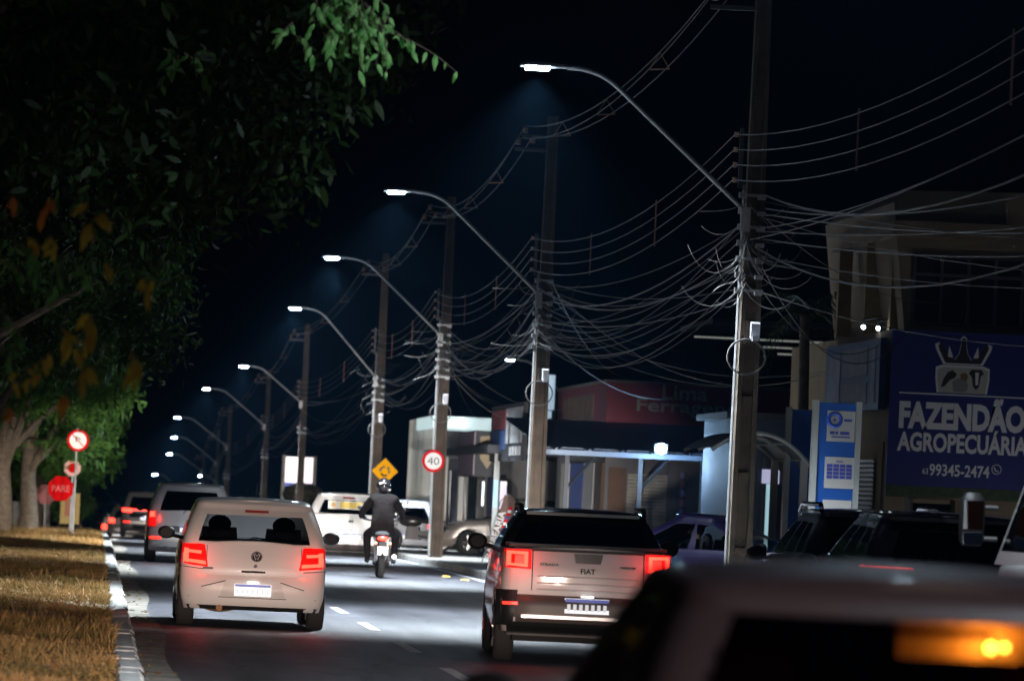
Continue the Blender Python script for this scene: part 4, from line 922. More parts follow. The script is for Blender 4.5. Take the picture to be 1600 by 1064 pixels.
def rider():
    t = tag(empty('person', (5.2,95,0), R(-1)), 'motorbike rider in dark jacket and black helmet, seen from behind', 'person')
    V = [((0,.55,.90),(.19,.14)), ((0,.60,1.10),(.20,.13)), ((0,.68,1.30),(.22,.14)), ((0,.74,1.45),(.15,.11)), ((0,.78,1.53),.065), ((0,.82,1.64),.085)]
    E = [(0,1),(1,2),(2,3),(3,4),(4,5)]
    for sd in (-1,1):
        n = len(V); V += [((sd*.20,.74,1.42),.095), ((sd*.34,.86,1.22),.07), ((sd*.38,1.02,1.10),.055), ((sd*.34,1.19,1.09),.045)]
        E += [(3,n),(n,n+1),(n+1,n+2),(n+2,n+3)]
        V += [((sd*.13,.62,.86),.11), ((sd*.26,1.00,.78),.085), ((sd*.25,.90,.55),.07), ((sd*.24,.86,.38),.055), ((sd*.24,1.0,.34),.045)]
        E += [(0,n+4),(n+4,n+5),(n+5,n+6),(n+6,n+7),(n+7,n+8)]
    o = skin('body', V, E, mat('rider_clothes',(.006,.004,.004),.85,var=.5,vscale=9,bump=.8,bscale=14,spec=.15), t)
    b = MB(); rows = []
    b.ball((0,.83,1.665),(.135,.165,.15),20,14); h = b.build('helmet', mat('helmet_black',(.012,.012,.014),.18,coat=.8), t, SM)
    MB().ball((0,.87,1.66),(.128,.15,.07),18,10).build('visor', M_GLOSSBLK, h, SM)
    MB().box((-.03,.685,1.71),(.12,.012,.03), rx=.3).build('helmet_sticker', mat('reflective_white',(.85,.8,.7),.3), h)
    MB().box((.10,.74,1.60),(.05,.02,.022), rz=.9).build('helmet_sticker', mat('reflective_white',(.85,.8,.7),.3), h)
    for sd in (-1,1):
        base = Vector((sd*.34,1.20,1.09)); V = [(base-Vector((0,.05,0)),.038),(base+Vector((0,.02,.005)),(.042,.03))]; E = [(0,1)]
        for k in range(4):
            n = len(V); x = sd*(-.036+.024*k); V += [(base+Vector((x,.06,.012)),.011),(base+Vector((x,.085,-.012)),.010),(base+Vector((x,.065,-.035)),.009)]; E += [(1,n),(n,n+1),(n+1,n+2)]
        n = len(V); V += [(base+Vector((-sd*.05,.03,-.01)),.012),(base+Vector((-sd*.04,.06,-.035)),.010)]; E += [(1,n),(n,n+1)]
        skin('glove', V, E, M_SEAT, t, 0, 1)
        MB().ball((sd*.24,.98,.31),(.05,.13,.05),12,8).build('boot', M_BLK, t, SM)
rider()
def driver():
    c = purple; t = tag(empty('person', c.t.location, c.t.rotation_euler.z), 'driver in a light shirt inside the blue-violet sedan', 'person')
    x = -.38; V = [((x,2.05,.55),(.17,.13)), ((x,2.0,.75),(.17,.12)), ((x,1.97,.93),(.15,.10)), ((x,1.97,1.03),.055), ((x,1.99,1.10),.06)]; E = [(0,1),(1,2),(2,3),(3,4)]
    for sd in (-1,1):
        n = len(V); V += [((x+sd*.17,1.98,.93),.065),((x+sd*.22,2.15,.75),.05),((x+sd*.14,2.42,.82),.04)]; E += [(2,n),(n,n+1),(n+1,n+2)]
        n = len(V); V += [((x+sd*.1,2.2,.53),.09),((x+sd*.12,2.55,.58),.07),((x+sd*.12,2.75,.35),.05)]; E += [(0,n),(n,n+1),(n+1,n+2)]
    skin('body', V, E, mat('light_shirt',(.5,.46,.42),.8), t)
    ms = mat('skin',(.36,.2,.13),.5)
    b = MB(); b.ball((x,2.0,1.19),(.075,.095,.115),16,12).ball((x,2.1,1.185),(.015,.025,.022),8,6).ball((x-.075,2.0,1.185),(.012,.02,.03),8,6).ball((x+.075,2.0,1.185),(.012,.02,.03),8,6)
    h = b.build('head', ms, t, SM); MB().ball((x,1.985,1.225),(.083,.10,.095),16,10).build('hair', M_SEAT, h, SM)
    for sd in (-1,1): MB().ball((x+sd*.03,2.085,1.205),(.011,.008,.007),8,6).build('eye', M_BLK, h)
    MB().box((x,2.09,1.135),(.04,.01,.008)).build('mouth', mat('lips',(.3,.1,.08),.5), h)
driver()
# ------------------------------------------------------------------ traffic signs
M_SRED = mat('sign_red', (.62,.006,.008), .9, spec=0.); M_SWHT = mat('sign_white', (.9,.89,.87), .9, spec=0.); M_SYEL = mat('sign_yellow', (.9,.40,.004), .9, spec=0.); M_SBLK = mat('sign_black', (.01,.01,.01), .5)
def ngon(n, r, a0=0.): return [(r*math.cos(a0+2*math.pi*i/n), r*math.sin(a0+2*math.pi*i/n)) for i in range(n)]
def off(poly, x, z): return [(a+x, b+z) for a, b in poly]
def post(t, h, r=.03): MB().tube([(0,0,0),(0,0,h)], r, 10).build('post', M_GALV, t, SM)
def sign_post(name, label, px, Y, base, h):
    q = P(px, 760, Y); t = empty(name, (q.x, Y, base)); tag(t, label, 'traffic sign', 'traffic signs'); post(t, h); return t
q = P(675,720,121); t = sign_post('speed_sign', 'round red-rimmed 40 speed limit sign by the third pole', 675, 121, G(121)+.12, q.z-G(121)+.1); z = q.z-t.location.z
MB().prism(off(ngon(28,.255),0,z), .012, Matrix.Translation((0,-.05,0))).build('sign_rim', M_SRED, t)
f = MB().prism(off(ngon(28,.195),0,z), .006, Matrix.Translation((0,-.058,0))).build('sign_face', M_SWHT, t)
text('sign_number', '40', M_SBLK, f, (-.135,.135,z-.085,z+.085), -.0585, -.005)
q = P(600,736,131); t = sign_post('warning_sign', 'yellow diamond roundabout sign above the rider', 600, 131, G(131)+.12, q.z-G(131)+.1); z = q.z-t.location.z
MB().prism(off(ngon(4,.335),0,z), .012, Matrix.Translation((0,-.05,0))).build('sign_border', M_SBLK, t)
f = MB().prism(off(ngon(4,.325),0,z), .006, Matrix.Translation((0,-.058,0))).build('sign_face', M_SYEL, t)
for k in range(3):
    a = R(90+120*k); pts = [(.11*math.cos(a+i*R(14)), -.068, z+.11*math.sin(a+i*R(14))) for i in range(6)]
    MB().tube(pts, [.02]*6, 5).build('arrow', M_SBLK, f); e = Vector(pts[-1]); d = (e-Vector(pts[-2])).normalized(); nn = Vector((-d.z,0,d.x))
    b = MB(); b.v = [tuple(e+nn*.045+Vector((0,-.01,0))), tuple(e-nn*.045+Vector((0,-.01,0))), tuple(e+d*.06+Vector((0,-.01,0)))]; b.f = [(0,1,2)]; b.build('arrow_head', M_SBLK, f)
# left side: round prohibition sign, small octagon, red stop octagon
q = P(122,688,140); t = sign_post('prohibition_sign', 'round white sign with red rim, topmost on the left verge', 117, 140, G(140)+.12, q.z-G(140)+.2); z = q.z-t.location.z; dx = q.x-t.location.x
MB().prism(off(ngon(28,.29),dx,z), .012, Matrix.Translation((0,-.05,0))).build('sign_rim', M_SRED, t)
f = MB().prism(off(ngon(28,.225),dx,z), .006, Matrix.Translation((0,-.058,0))).build('sign_face', M_SWHT, t)
MB().tube([(dx-.05,-.07,z-.04),(dx-.05,-.07,z+.09)], .012, 5).tube([(dx-.05,-.07,z+.09),(dx+.07,-.07,z+.03)], .012, 5).build('sign_symbol', M_SBLK, f); MB().tube([(dx-.15,-.066,z+.15),(dx+.15,-.066,z-.15)], .014, 5).build('sign_bar', M_SRED, f)
q = P(113,731,150); t = sign_post('octagon_sign', 'small pale octagonal sign between the round sign and the red octagon', 112, 150, G(150)+.12, q.z-G(150)+.1); z = q.z-t.location.z
MB().prism(off(ngon(8,.25,R(22.5)),0,z), .012, Matrix.Translation((0,-.05,0))).build('sign_face', mat('sign_pale_red',(.8,.5,.46),.9,spec=0.), t)
f = MB().prism(off(ngon(8,.14,R(22.5)),0,z), .006, Matrix.Translation((0,-.058,0))).build('sign_mark', M_SRED, t)
q = P(95,763,147); t = sign_post('stop_sign', 'red octagonal PARE stop sign on the left verge', 114, 147, G(147)+.12, q.z-G(147)-.05); z = q.z-t.location.z; dx = q.x-t.location.x
MB().tube([(0,-.02,z),(dx,-.02,z)], .02, 6).build('bracket', M_GALV, t)
f = MB().prism(off(ngon(8,.365,R(22.5)),dx,z), .014, Matrix.Translation((0,-.05,0))).build('sign_face', M_SRED, t)
text('sign_word', 'PARE', mat('sign_word_pink',(.7,.2,.2),.9,spec=0.), f, (dx-.25,dx+.25,z-.09,z+.09), -.051, .01)
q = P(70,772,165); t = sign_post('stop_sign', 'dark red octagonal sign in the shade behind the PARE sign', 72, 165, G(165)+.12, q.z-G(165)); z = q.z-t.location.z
MB().prism(off(ngon(8,.33,R(22.5)),0,z), .014, Matrix.Translation((0,-.05,0))).build('sign_face', mat('sign_shaded_red',(.28,.02,.02),.5), t)  # darker copy of the sign red, shade put into the colour
q = P(108,822,172); t = empty('food_trailer', (q.x,172,G(172)+.1)); tag(t, 'small yellow and orange painted trailer beyond the stop signs', 'trailer')
MB().box((0,.6,.75),(.62,1.1,1.0)).build('trailer_body', mat('trailer_yellow',(.6,.42,.08),.5,var=.2), t); MB().box((0,.03,.8),(.34,.04,.6)).build('hatch', mat('trailer_orange',(.5,.14,.04),.5), t)
for sd in (-1,1): MB().lathe([(0,-.05),(.2,-.05),(.22,0),(.2,.05),(0,.05)], 16, 'X', (sd*.34,.6,.22)).build('wheel', M_TYRE, t)
q = P(60,818,185); t = empty('low_wall', (q.x-.4,185,G(185)+.1)); tag(t, 'pale low wall under the trees on the far verge', 'wall')
MB().box((0,0,.45),(1.6,.2,.9)).build('wall', mat('limewash',(.4,.4,.37),.8,var=.3), t); MB().box((0,0,.93),(1.7,.28,.06)).build('coping', M_CONC, t)
# feather flag
q0 = P(745,892,110); q1 = P(800,772,110); t = empty('feather_flag', (q0.x+.1,110,G(110)+.12)); tag(t, 'brown feather flag reading BARBEARIA on the pavement', 'flag')
h = q1.z-t.location.z; lean = q1.x-t.location.x-.09
MB().tube([(-.02,0,0),(lean*.55-.06,0,h*.55),(lean*.9-.09,0,h*.9),(lean,0,h),(lean+.07,0,h-.03)], .012, 6).build('flag_pole', M_GALV, t, SM)
rows = []
for i in range(15):
    v = i/14; zz = .18+(h-.2)*v; xl = lean*zz/h-.06*min(1,zz/h); w = .34*(1 if v < .75 else math.sqrt(max(.02,1-((v-.75)/.27)**2)))
    rows.append([(xl+w*u, .03*math.sin(3*u+5*v), zz) for u in np.linspace(0,1,6)])
MB().grid(rows).build('flag_cloth', mat('flag_brown',(.16,.10,.08),.8,var=.15), t, SM)
fl = []
for i, (v0, v1) in enumerate(np.column_stack((np.arange(.12,.8,.05), np.arange(.12,.8,.05)+.04))):
    z0 = .18+(h-.2)*v0; z1 = .18+(h-.2)*v1; x0 = lean*z0/h+.22-.05
    MB().box((x0,-.045,(z0+z1)/2),(.075,.004,z1-z0), rz=0).build('stripe', M_SRED if i%2 else mat('flag_blue',(.05,.07,.3),.7) if i%4 else M_SWHT, t)
o = text('flag_word', 'BARBEARIA', mat('flag_white',(.75,.75,.75),.7), t, (0,h*.68,-.06,.08), 0, .02)
o.matrix_local = Matrix.Translation((.105,-.06,.16)) @ Matrix.Rotation(math.atan2(lean*.85,h), 4, 'Y') @ Matrix.Rotation(R(-90), 4, 'Y') @ Matrix.Translation((0,0,-.02))

# ------------------------------------------------------------------ buildings on the right
def panel(name, X, Y0, Y1, z0, z1, m, parent, th=.05):   # on a road-facing wall
    return MB().box((X-th/2, (Y0+Y1)/2, (z0+z1)/2), (th, abs(Y1-Y0), z1-z0)).build(name, m, parent)
def front(name, x0, x1, Y, z0, z1, m, parent, th=.05):   # on a wall that faces the camera
    return MB().box(((x0+x1)/2, Y-th/2, (z0+z1)/2), (abs(x1-x0), th, z1-z0)).build(name, m, parent)
def shutter(x0, x1, Y, z0, z1, m, parent):
    b = MB(); z = z0; rows = []
    while z < z1-.01: rows += [[(x0,Y,z),(x1,Y,z)],[(x0,Y-.025,z+.02),(x1,Y-.025,z+.02)],[(x0,Y-.025,z+.055),(x1,Y-.025,z+.055)]]; z += .075
    return b.grid(rows).build('roller_shutter', m, parent)
M_BEIGE = mat('beige_render', (.26,.195,.125), .85, var=.25, vscale=1.2, bump=.2)
M_GREYW = mat('grey_render', (.16,.15,.15), .85, var=.35, vscale=1., bump=.2)
M_DGREY = mat('dark_cladding', (.04,.04,.045), .6, var=.3, vscale=2)
M_NAVY = mat('navy_print', (.015,.022,.17), .55, var=.12, vscale=.6)
M_LET = mat('lettering_white', (.8,.8,.8), .5)
M_DKGL = mat('dark_window', (.015,.017,.02), .08)
M_FRAME = mat('window_frame', (.06,.06,.06), .5)
YA = 83.; XA = P(1390,650,YA).x
t = empty('shop_building', (0,0,.12)); tag(t, 'beige two-storey farm supply shop with a dark upper window band', 'building')
zt = P(1500,296,YA+.5).z-.12; zs = P(1390,514,YA).z-.12
MB().box((XA+4.5, YA+6.2, zs/2), (9, 12, zs)).build('ground_floor', M_BEIGE, t)
x2 = P(1418,400,YA+.6).x; x3 = P(1352,330,88).x
b = MB(); zz = zs
b.prism([(x2,zs),(x2+8,zs),(x2+8,zt+.15),(x2+.0,zt-.05),(x2-.25,zt-.25)], 8, Matrix.Translation((0,YA+.6,0))); b.build('upper_floor', M_BEIGE, t)
for k, (px_, w) in enumerate(((1318,.22),(1362,.26),(1402,.26))):
    q = P(px_, 480, 88-k*1.8); MB().box((q.x, 88-k*1.8, zs+.75), (w,w,1.5)).build('terrace_column', mat('ochre_render',(.28,.2,.1),.85,var=.2), t)
MB().box((XA+.9, YA+3.6, zs+1.62), (1.9,7.,.24)).build('terrace_slab', M_BEIGE, t)
wx0, wx1 = P(1427,450,YA+.6).x, P(1640,450,YA+.6).x; wz0, wz1 = P(1427,505,YA+.6).z-.12, P(1427,398,YA+.6).z-.12
w = front('window', wx0, wx1, YA+.61, wz0, wz1, M_DKGL, t, .03)
for k in range(6):
    x = wx0+(wx1-wx0)*k/5; MB().box((x, YA+.56, (wz0+wz1)/2), (.05,.06,wz1-wz0)).build('mullion', M_FRAME, w)
for z in (wz0, wz1, wz0+(wz1-wz0)*.72): MB().box(((wx0+wx1)/2, YA+.555, z), (wx1-wx0+.05,.06,.05)).build('frame_rail', M_FRAME, w)
panel('wall_cladding', XA, YA+.4, YA+5.6, 1.2, 2.6, mat('ochre_render',(.28,.2,.1),.85,var=.2), t, .03)
s_ = MB(); rows = []
for k in range(30): z = .1+k*.075; rows += [[(XA-.06,YA+1,z),(XA-.06,YA+3.6,z)],[(XA-.09,YA+1,z+.04),(XA-.09,YA+3.6,z+.04)]]
s_.grid(rows).build('roller_shutter', M_GALV, t)
# big printed sign
sx0, sx1 = P(1389,640,YA-.1).x, P(1760,640,YA-.1).x; sz0, sz1 = P(1390,775,YA-.1).z, P(1390,514,YA-.1).z
t = empty('shop_sign', (0,YA-.1,0)); tag(t, 'large navy shop sign with white lettering and a crowned shield', 'sign')
p = MB().box(((sx0+sx1)/2,.045,(sz0+sz1)/2),(sx1-sx0,.09,sz1-sz0)).build('sign_board', M_NAVY, t)
MB().box(((sx0+sx1)/2,-.003,sz0+.09),(sx1-sx0,.004,.18)).build('printed_grass', mat('print_green',(.03,.06,.015),.6,var=.6,vscale=9), t)
def rc(x0,y0,x1,y1): a, b_ = P(x0,y1,YA-.1), P(x1,y0,YA-.1); return (a.x, b_.x, a.z+.0, b_.z+.0)
def fit(px0, px1, py0, py1, dy=0):   # letters upright in the place, sized from the photo
    a = P(px0,(py0+py1)/2,YA-.1); b_ = P(px1,(py0+py1)/2,YA-.1); zc = (a.z+b_.z)/2; hh = (py1-py0)*YA/FPX/2
    return (a.x, b_.x, a.z-hh, a.z+hh)
# the sign hangs slightly out of level with the camera, so heights come from each line's left end
text('sign_word', 'FAZENDÃO', M_LET, t, fit(1405,1603,616,669), -.001, .05)
text('sign_word', 'AGROPECUÁRIA', M_LET, t, fit(1402,1606,666,704), -.001, .035)
text('area_code', '63', M_LET, t, fit(1441,1450,731,740), -.001, .01)
text('phone_number', '99345-2474', M_LET, t, fit(1452,1546,724,743), -.001, .02)
x0, x1, z0, z1 = fit(1550,1564,725,741); xc, zc = (x0+x1)/2, (z0+z1)/2
MB().tube([(xc+.075*math.cos(a),-.004,zc+.075*math.sin(a)) for a in np.linspace(0,2*math.pi,21)], .008, 4).build('phone_icon', M_LET, t)
MB().tube([(xc-.035,-.004,zc+.03),(xc-.02,-.004,zc-.015),(xc+.03,-.004,zc-.035)], .012, 4).build('handset_icon', M_LET, t)
x0, x1, z0, z1 = fit(1405,1610,612,614); MB().box(((x0+x1)/2,-.004,(z0+z1)/2),(x1-x0,.006,.02)).build('rule_line', M_LET, t)
cx = P(1505,560,YA-.1).x; k = YA/FPX; z0 = P(1405,612,YA-.1).z
def lg(pts): return [(cx+a*k, z0+b_*k) for a, b_ in pts]
def flat(name, pts, m, y, parent=t): return MB().prism(lg(pts), .004, Matrix.Translation((0,y,0))).build(name, m, parent)
M_CREAM = mat('print_cream', (.5,.48,.42), .6); M_PBLK = mat('print_black', (.02,.02,.02), .6)
flat('shield_edge', [(-40,2),(-43,25),(-43,42),(-33,46),(33,46),(43,42),(43,25),(40,2)], M_LET, -.006)
flat('shield', [(-37,2),(-40,24),(-40,38),(-31,42),(31,42),(40,38),(40,24),(37,2)], M_CREAM, -.009)
flat('horse_head', [(-34,10),(-30,24),(-24,34),(-16,38),(-9,32),(-12,26),(-20,22),(-28,12)], M_PBLK, -.012)
flat('cow_head', [(10,34),(14,40),(30,40),(34,34),(29,30),(27,14),(22,8),(17,14),(15,28)], M_PBLK, -.012)
flat('cow_blaze', [(20,36),(26,36),(25,16),(21,16)], M_LET, -.015)
flat('sheep_head', [(-14,4),(-16,20),(-6,26),(6,24),(10,14),(6,4)], mat('print_grey',(.25,.25,.24),.6), -.012)
flat('dog_head', [(-2,24),(-4,32),(4,35),(9,30),(7,22)], mat('print_brown',(.2,.13,.06),.6), -.013)
def crown(s, dz): return [(-33*s,52+dz),(-42*s,70),(-44*s,78),(-38*s,81),(-34*s,74),(-29*s,66),(-26*s,58),(-14*s,54+dz),(-7*s,64),(-4*s,80),(-5*s,88),(0,93),(5*s,88),(4*s,80),(7*s,64),(14*s,54+dz),(26*s,58),(29*s,66),(34*s,74),(38*s,81),(44*s,78),(42*s,70),(33*s,52+dz),(30*s,47),(-30*s,47)]
flat('crown_edge', crown(1.04,0), M_LET, -.006); flat('crown', [(a*.92,(b_-66)*.9+66) for a,b_ in crown(1,-1)], M_PBLK, -.009)
for sd in (-1,1): flat('crown_point', [(sd*16,58),(sd*23,76),(sd*25,58)], M_LET, -.005)
q = P(1690,800,79.2); o = empty('sign_fill_light', (q.x,79.2,.12)); tag(o, 'added unseen fill light on the forecourt below the large navy sign', 'lamp')  # added floodlight, unseen, there to brighten the sign from below
MB().box((0,0,.2),(.24,.1,.18), rx=-.5).build('housing', M_DGREY, o); MB().box((0,0,.05),(.1,.1,.1)).build('stand', M_DGREY, o)
spot('fill_light_beam', (0,.1,.3), (-1.6,3.7,2.6), 65, R(60), 1., (.92,.95,1.), o)
# side banner on the road front
t = empty('banner_sign', (XA,YA,0)); tag(t, 'faded blue framed banner along the side of the farm supply shop', 'sign')
zb0, zb1 = P(1390,640,YA).z, P(1390,528,YA).z
MB().box((-.12,3.2,(zb0+zb1)/2),(.12,6.2,zb1-zb0)).build('banner_frame', mat('banner_blue',(.02,.05,.16),.5,var=.3,vscale=1.5), t)
for k, (y0,y1,a,b_) in enumerate(((.5,1.0,.1,.9),(1.4,4.2,.5,.9),(1.4,4.2,.08,.40),(4.5,6.0,.1,.85))):
    MB().box((-.185,(y0+y1)/2,zb0+(zb1-zb0)*(a+b_)/2),(.01,y1-y0,(zb1-zb0)*(b_-a))).build('banner_panel', mat('banner_pale',(.16,.17,.22),.6,var=.5,vscale=3), t)
for px_, py_, nm in ((1349,511,'left'),(1372,513,'right')):
    q = P(px_,py_,84.5); o = empty('bulb_lamp', (q.x,84.5,q.z)); tag(o, 'small round white bulb lit above the banner, %s one' % nm, 'lamp', 'bulbs above the banner')
    MB().ball((0,0,0),.035,12,8).build('bulb', emat('bulb_white',(.8,.95,1),18), o, SM); MB().tube([(0,0,.03),(0,0,.12),(.3,.0,.18)], .02, 8).build('lamp_holder', M_FRAME, o)
q = P(1455,792,80); t = empty('wooden_crate', (q.x,80,.12)); tag(t, 'open wooden crate on legs below the large navy sign', 'crate')
cw, ch = 72*80/FPX, q.z+.14-.12
for x in (-cw/2, cw/2): MB().box((x,0,ch/2),(.05,.5,ch)).build('side_board', mat('pale_wood',(.45,.34,.2),.7,var=.2,vscale=6), t)
MB().box((0,0,ch),(cw+.1,.55,.04)).build('top_board', mat('pale_wood',(.45,.34,.2),.7), t); MB().box((0,.2,ch*.7),(cw-.06,.03,ch*.5)).build('back_board', M_DGREY, t)
# palm before the terrace
t = empty('palm_tree', (12.0,90,.12)); tag(t, 'dark feathery palm in front of the terrace', 'palm')
MB().tube([(0,0,0),(.05,0,2.5),(.0,0,4.9)], [.14,.1,.09], 10).build('trunk', mat('palm_bark',(.14,.11,.08),.9,var=.4,vscale=8), t, SM)
g = random.Random(5); b = MB()
for k in range(16):
    a = g.random()*6.28; L_ = g.uniform(.9,1.5); el = g.uniform(-.2,1.0)
    for i in range(16):
        s0 = i/16; pp = Vector((math.cos(a)*L_*s0, math.sin(a)*L_*s0, 4.9+el*L_*s0-1.0*s0*s0))
        for sd in (-1,1):
            e = pp+Vector((-math.sin(a)*sd*.28*(1-s0*.6)+math.cos(a)*.12, math.cos(a)*sd*.28*(1-s0*.6)+math.sin(a)*.12, -.14)); w_ = Vector((math.cos(a),math.sin(a),0))*.02
            n_ = len(b.v); b.v += [tuple(pp-w_),tuple(pp+w_),tuple(e)]; b.f.append((n_,n_+1,n_+2))
b.build('crown', leafmat('palm_leaf',(.03,.05,.015),(.06,.08,.03)), t)
# ---- bus stop: totems and shelter
M_TBLUE = mat('totem_blue', (.015,.10,.42), .4, var=.08, vscale=1.); M_CARD = mat('card_white', (.6,.58,.55), .5); M_INDIGO = mat('card_indigo', (.05,.07,.35), .5)
def totem(label, pxl, pxr, pyt, Y, cards):
    a = P(pxl,pyt,Y); b_ = P(pxr,pyt,Y); t = empty('bus_totem', (a.x,Y,.12)); tag(t, label, 'totem', 'blue bus stop totems'); w = b_.x-a.x; h = a.z-.12
    MB().box((w/2,.06,h/2),(w-.08,.10,h-.02)).build('panel', M_TBLUE, t)
    for x in (0,w): MB().box((x,.06,h/2+.01),(.075,.16,h+.02)).build('rail', mat('rail_aluminium',(.6,.62,.6),.4,.3), t)
    for (x0,x1,y0,y1,kind) in cards:
        ax = P(x0,y1,Y).x-a.x; bx = P(x1,y1,Y).x-a.x; z0 = P((x0+x1)/2,y1,Y).z-.12; z1 = P((x0+x1)/2,y0,Y).z-.12
        c_ = MB().box(((ax+bx)/2,.0,(z0+z1)/2),(bx-ax,.012,z1-z0)).build('info_card', M_CARD, t); W_, H_ = bx-ax, z1-z0
        if kind == 'logo':
            q_ = [(ax+W_*.26+.085*math.cos(u),-.012,z0+H_*.70+.085*math.sin(u)) for u in np.linspace(0,2*math.pi,25)]
            MB().tube(q_, .028, 6).build('ring_logo', mat('logo_blue',(.02,.08,.5),.4), c_); MB().lathe([(0,-.005),(.018,-.005)],12,'Y',(ax+W_*.26,-.01,z0+H_*.70)).build('logo_dot', M_INDIGO, c_)
            MB().box((ax+W_*.74,-.008,z0+H_*.70),(W_*.28,.004,H_*.08)).build('word_mark', M_INDIGO, c_)
            for j, ww in enumerate((.16,.08,.3)): MB().box((ax+W_*(.2,.36,.64)[j],-.008,z0+H_*.28),(W_*ww*1.1,.004,H_*.10)).build('word_mark', M_INDIGO, c_)
            MB().box((ax+W_*.5,-.008,z0+H_*.15),(W_*.66,.004,H_*.045)).build('word_mark', M_INDIGO, c_)
        if kind == 'grid':
            MB().box((ax+W_*.5,-.008,z0+H_*.86),(W_*.24,.004,H_*.035)).build('word_mark', M_INDIGO, c_)
            for r_ in range(4):
                for q_ in range(4): MB().box((ax+W_*(.17+.22*q_),-.008,z0+H_*(.36+.12*r_)),(W_*.19,.004,H_*.10)).build('timetable_cell', M_INDIGO, c_)
    return t
totem('tall blue bus stop totem with white information cards', 1276, 1343, 627, 70, [(1291,1335,642,690,'logo'),(1287,1333,714,763,'grid'),(1284,1329,781,812,'plain')])
totem('second blue bus stop totem behind the curved shelter', 1234, 1282, 638, 74.5, [(1250,1276,783,800,'plain')])
q0, q1, q2 = P(1112,702,73), P(1205,676,73), P(1276,742,73); t = empty('bus_shelter', (q1.x,73,.12)); tag(t, 'bus shelter with a curved arched roof beside the totems', 'shelter')
def arc(y, dz=0):
    out = []
    for i in range(17):
        s = i/16; a = Vector((q0.x,0,q0.z)); c1 = Vector((q1.x,0,q1.z+ (q1.z-(q0.z+q2.z)/2)*.85)); b_ = Vector((q2.x,0,q2.z))
        v = a*(1-s)**2+c1*2*s*(1-s)+b_*s*s; out.append((v.x-q1.x, y, v.z-.12+dz))
    return out
for y in (0,1.6,3.4): MB().tube(arc(y), .03, 8).build('roof_rib', mat('shelter_white',(.55,.54,.5),.5), t, SM)
MB().grid([arc(0,.03), arc(1.6,.03), arc(3.4,.03)]).build('roof_sheet', mat('shelter_sheet',(.10,.11,.13),.4), t, SM)
for k in (2,5,8,11,14): MB().tube([arc(0)[k],arc(3.4)[k]], .02, 6).build('purlin', mat('shelter_white',(.55,.54,.5),.5), t)
for y in (.1,3.3):
    e = arc(y)[14]; MB().box((e[0],y,e[2]/2),(.1,.1,e[2])).build('post', mat('shelter_white',(.55,.54,.5),.5), t)
MB().box((arc(0)[14][0]-.3,1.7,.45),(.4,2.8,.05)).box((arc(0)[14][0]-.3,.5,.22),(.3,.06,.44)).box((arc(0)[14][0]-.3,2.9,.22),(.3,.06,.44)).build('bench', M_DGREY, t)
# lit doorway shop beyond the shelter
t = empty('kiosk_building', (12.4,97,.12)); tag(t, 'blue-grey kiosk with a bright narrow doorway', 'building')
MB().box((1.6,2.5,1.55),(4.6,4.6,3.1)).build('wall', mat('kiosk_blue',(.04,.055,.09),.7,var=.3,vscale=1.2), t); MB().box((1.6,2.4,3.15),(4.9,5.0,.12)).build('roof', M_DGREY, t)
a, b_ = P(1196,832,97), P(1212,738,97); d = front('doorway', a.x-12.4, b_.x-12.4, .195, .05, b_.z-.12-.22, emat('doorway_light',(.55,.9,1.),.55), t, .01); MB().box(((a.x+b_.x)/2-12.4,.16,b_.z-.2),(.32,.06,.26)).build('door_sign', emat('door_sign_light',(.7,.7,1.),.5), t)
for x in (a.x-12.44, b_.x-12.36): MB().box((x,.17,1.2),(.07,.07,2.4)).build('door_jamb', M_FRAME, d)
# ---- ironmonger with pink fascia, canopy and flood lamp
XB = 11.0; YB = 114.; t = empty('ironmonger_shop', (0,YB,G(YB)+.12)); tag(t, 'corner ironmonger shop with a faded pink lettered fascia', 'building')
M_PINK = mat('faded_pink', (.24,.05,.075), .7, var=.25, vscale=1.2); M_CREAML = mat('fascia_letter', (.34,.33,.27), .6)
MB().box((XB+4, 6.2, 1.35), (8, 12, 2.7)).build('wall', M_GREYW, t); zf0, zf1 = P(947,686,YB).z-t.location.z, P(947,597,YB).z-t.location.z
MB().box((XB+4,6.1,(zf0+zf1)/2),(8.1,12.2,zf1-zf0)).build('fascia', M_PINK, t); MB().box((XB+4,6.1,zf1+.03),(8.2,12.3,.06)).build('coping', M_GREYW, t)
def bt(s, px0,px1,py0,py1): a = P(px0,(py0+py1)/2,YB); b2 = P(px1,(py0+py1)/2,YB); hh = (py1-py0)*YB/FPX/2; text('fascia_word', s, M_CREAML, t, (a.x,b2.x,a.z-hh-t.location.z,a.z+hh-t.location.z), -.005, .015)
bt('Lima',1035,1106,601,624); bt('Ferragens',995,1150,622,648)
panel('fascia_poster', XB-.05, 3, 10.5, zf0+.15, zf1-.2, mat('poster_dark',(.2,.12,.09),.7,var=.5,vscale=2), t, .02)
def zat(px_,py_,Y): return P(px_,py_,Y).z-t.location.z
x_ = lambda px_, Y=YB: P(px_,760,Y).x
front('brown_door', x_(950), x_(978), -.01, .0, 2.2, mat('brown_board',(.12,.06,.03),.7,var=.3), t); shutter(x_(980), x_(1042), -.02, .0, 2.1, mat('shutter_cream',(.38,.35,.3),.6,var=.2), t)
front('grey_pier', x_(1042), x_(1056), -.01, 0, 2.6, M_GREYW, t, .12); front('teal_curtain', x_(1100), x_(1140), -.01, .3, 2.2, mat('teal_cloth',(.04,.25,.24),.8,var=.4,vscale=3), t)
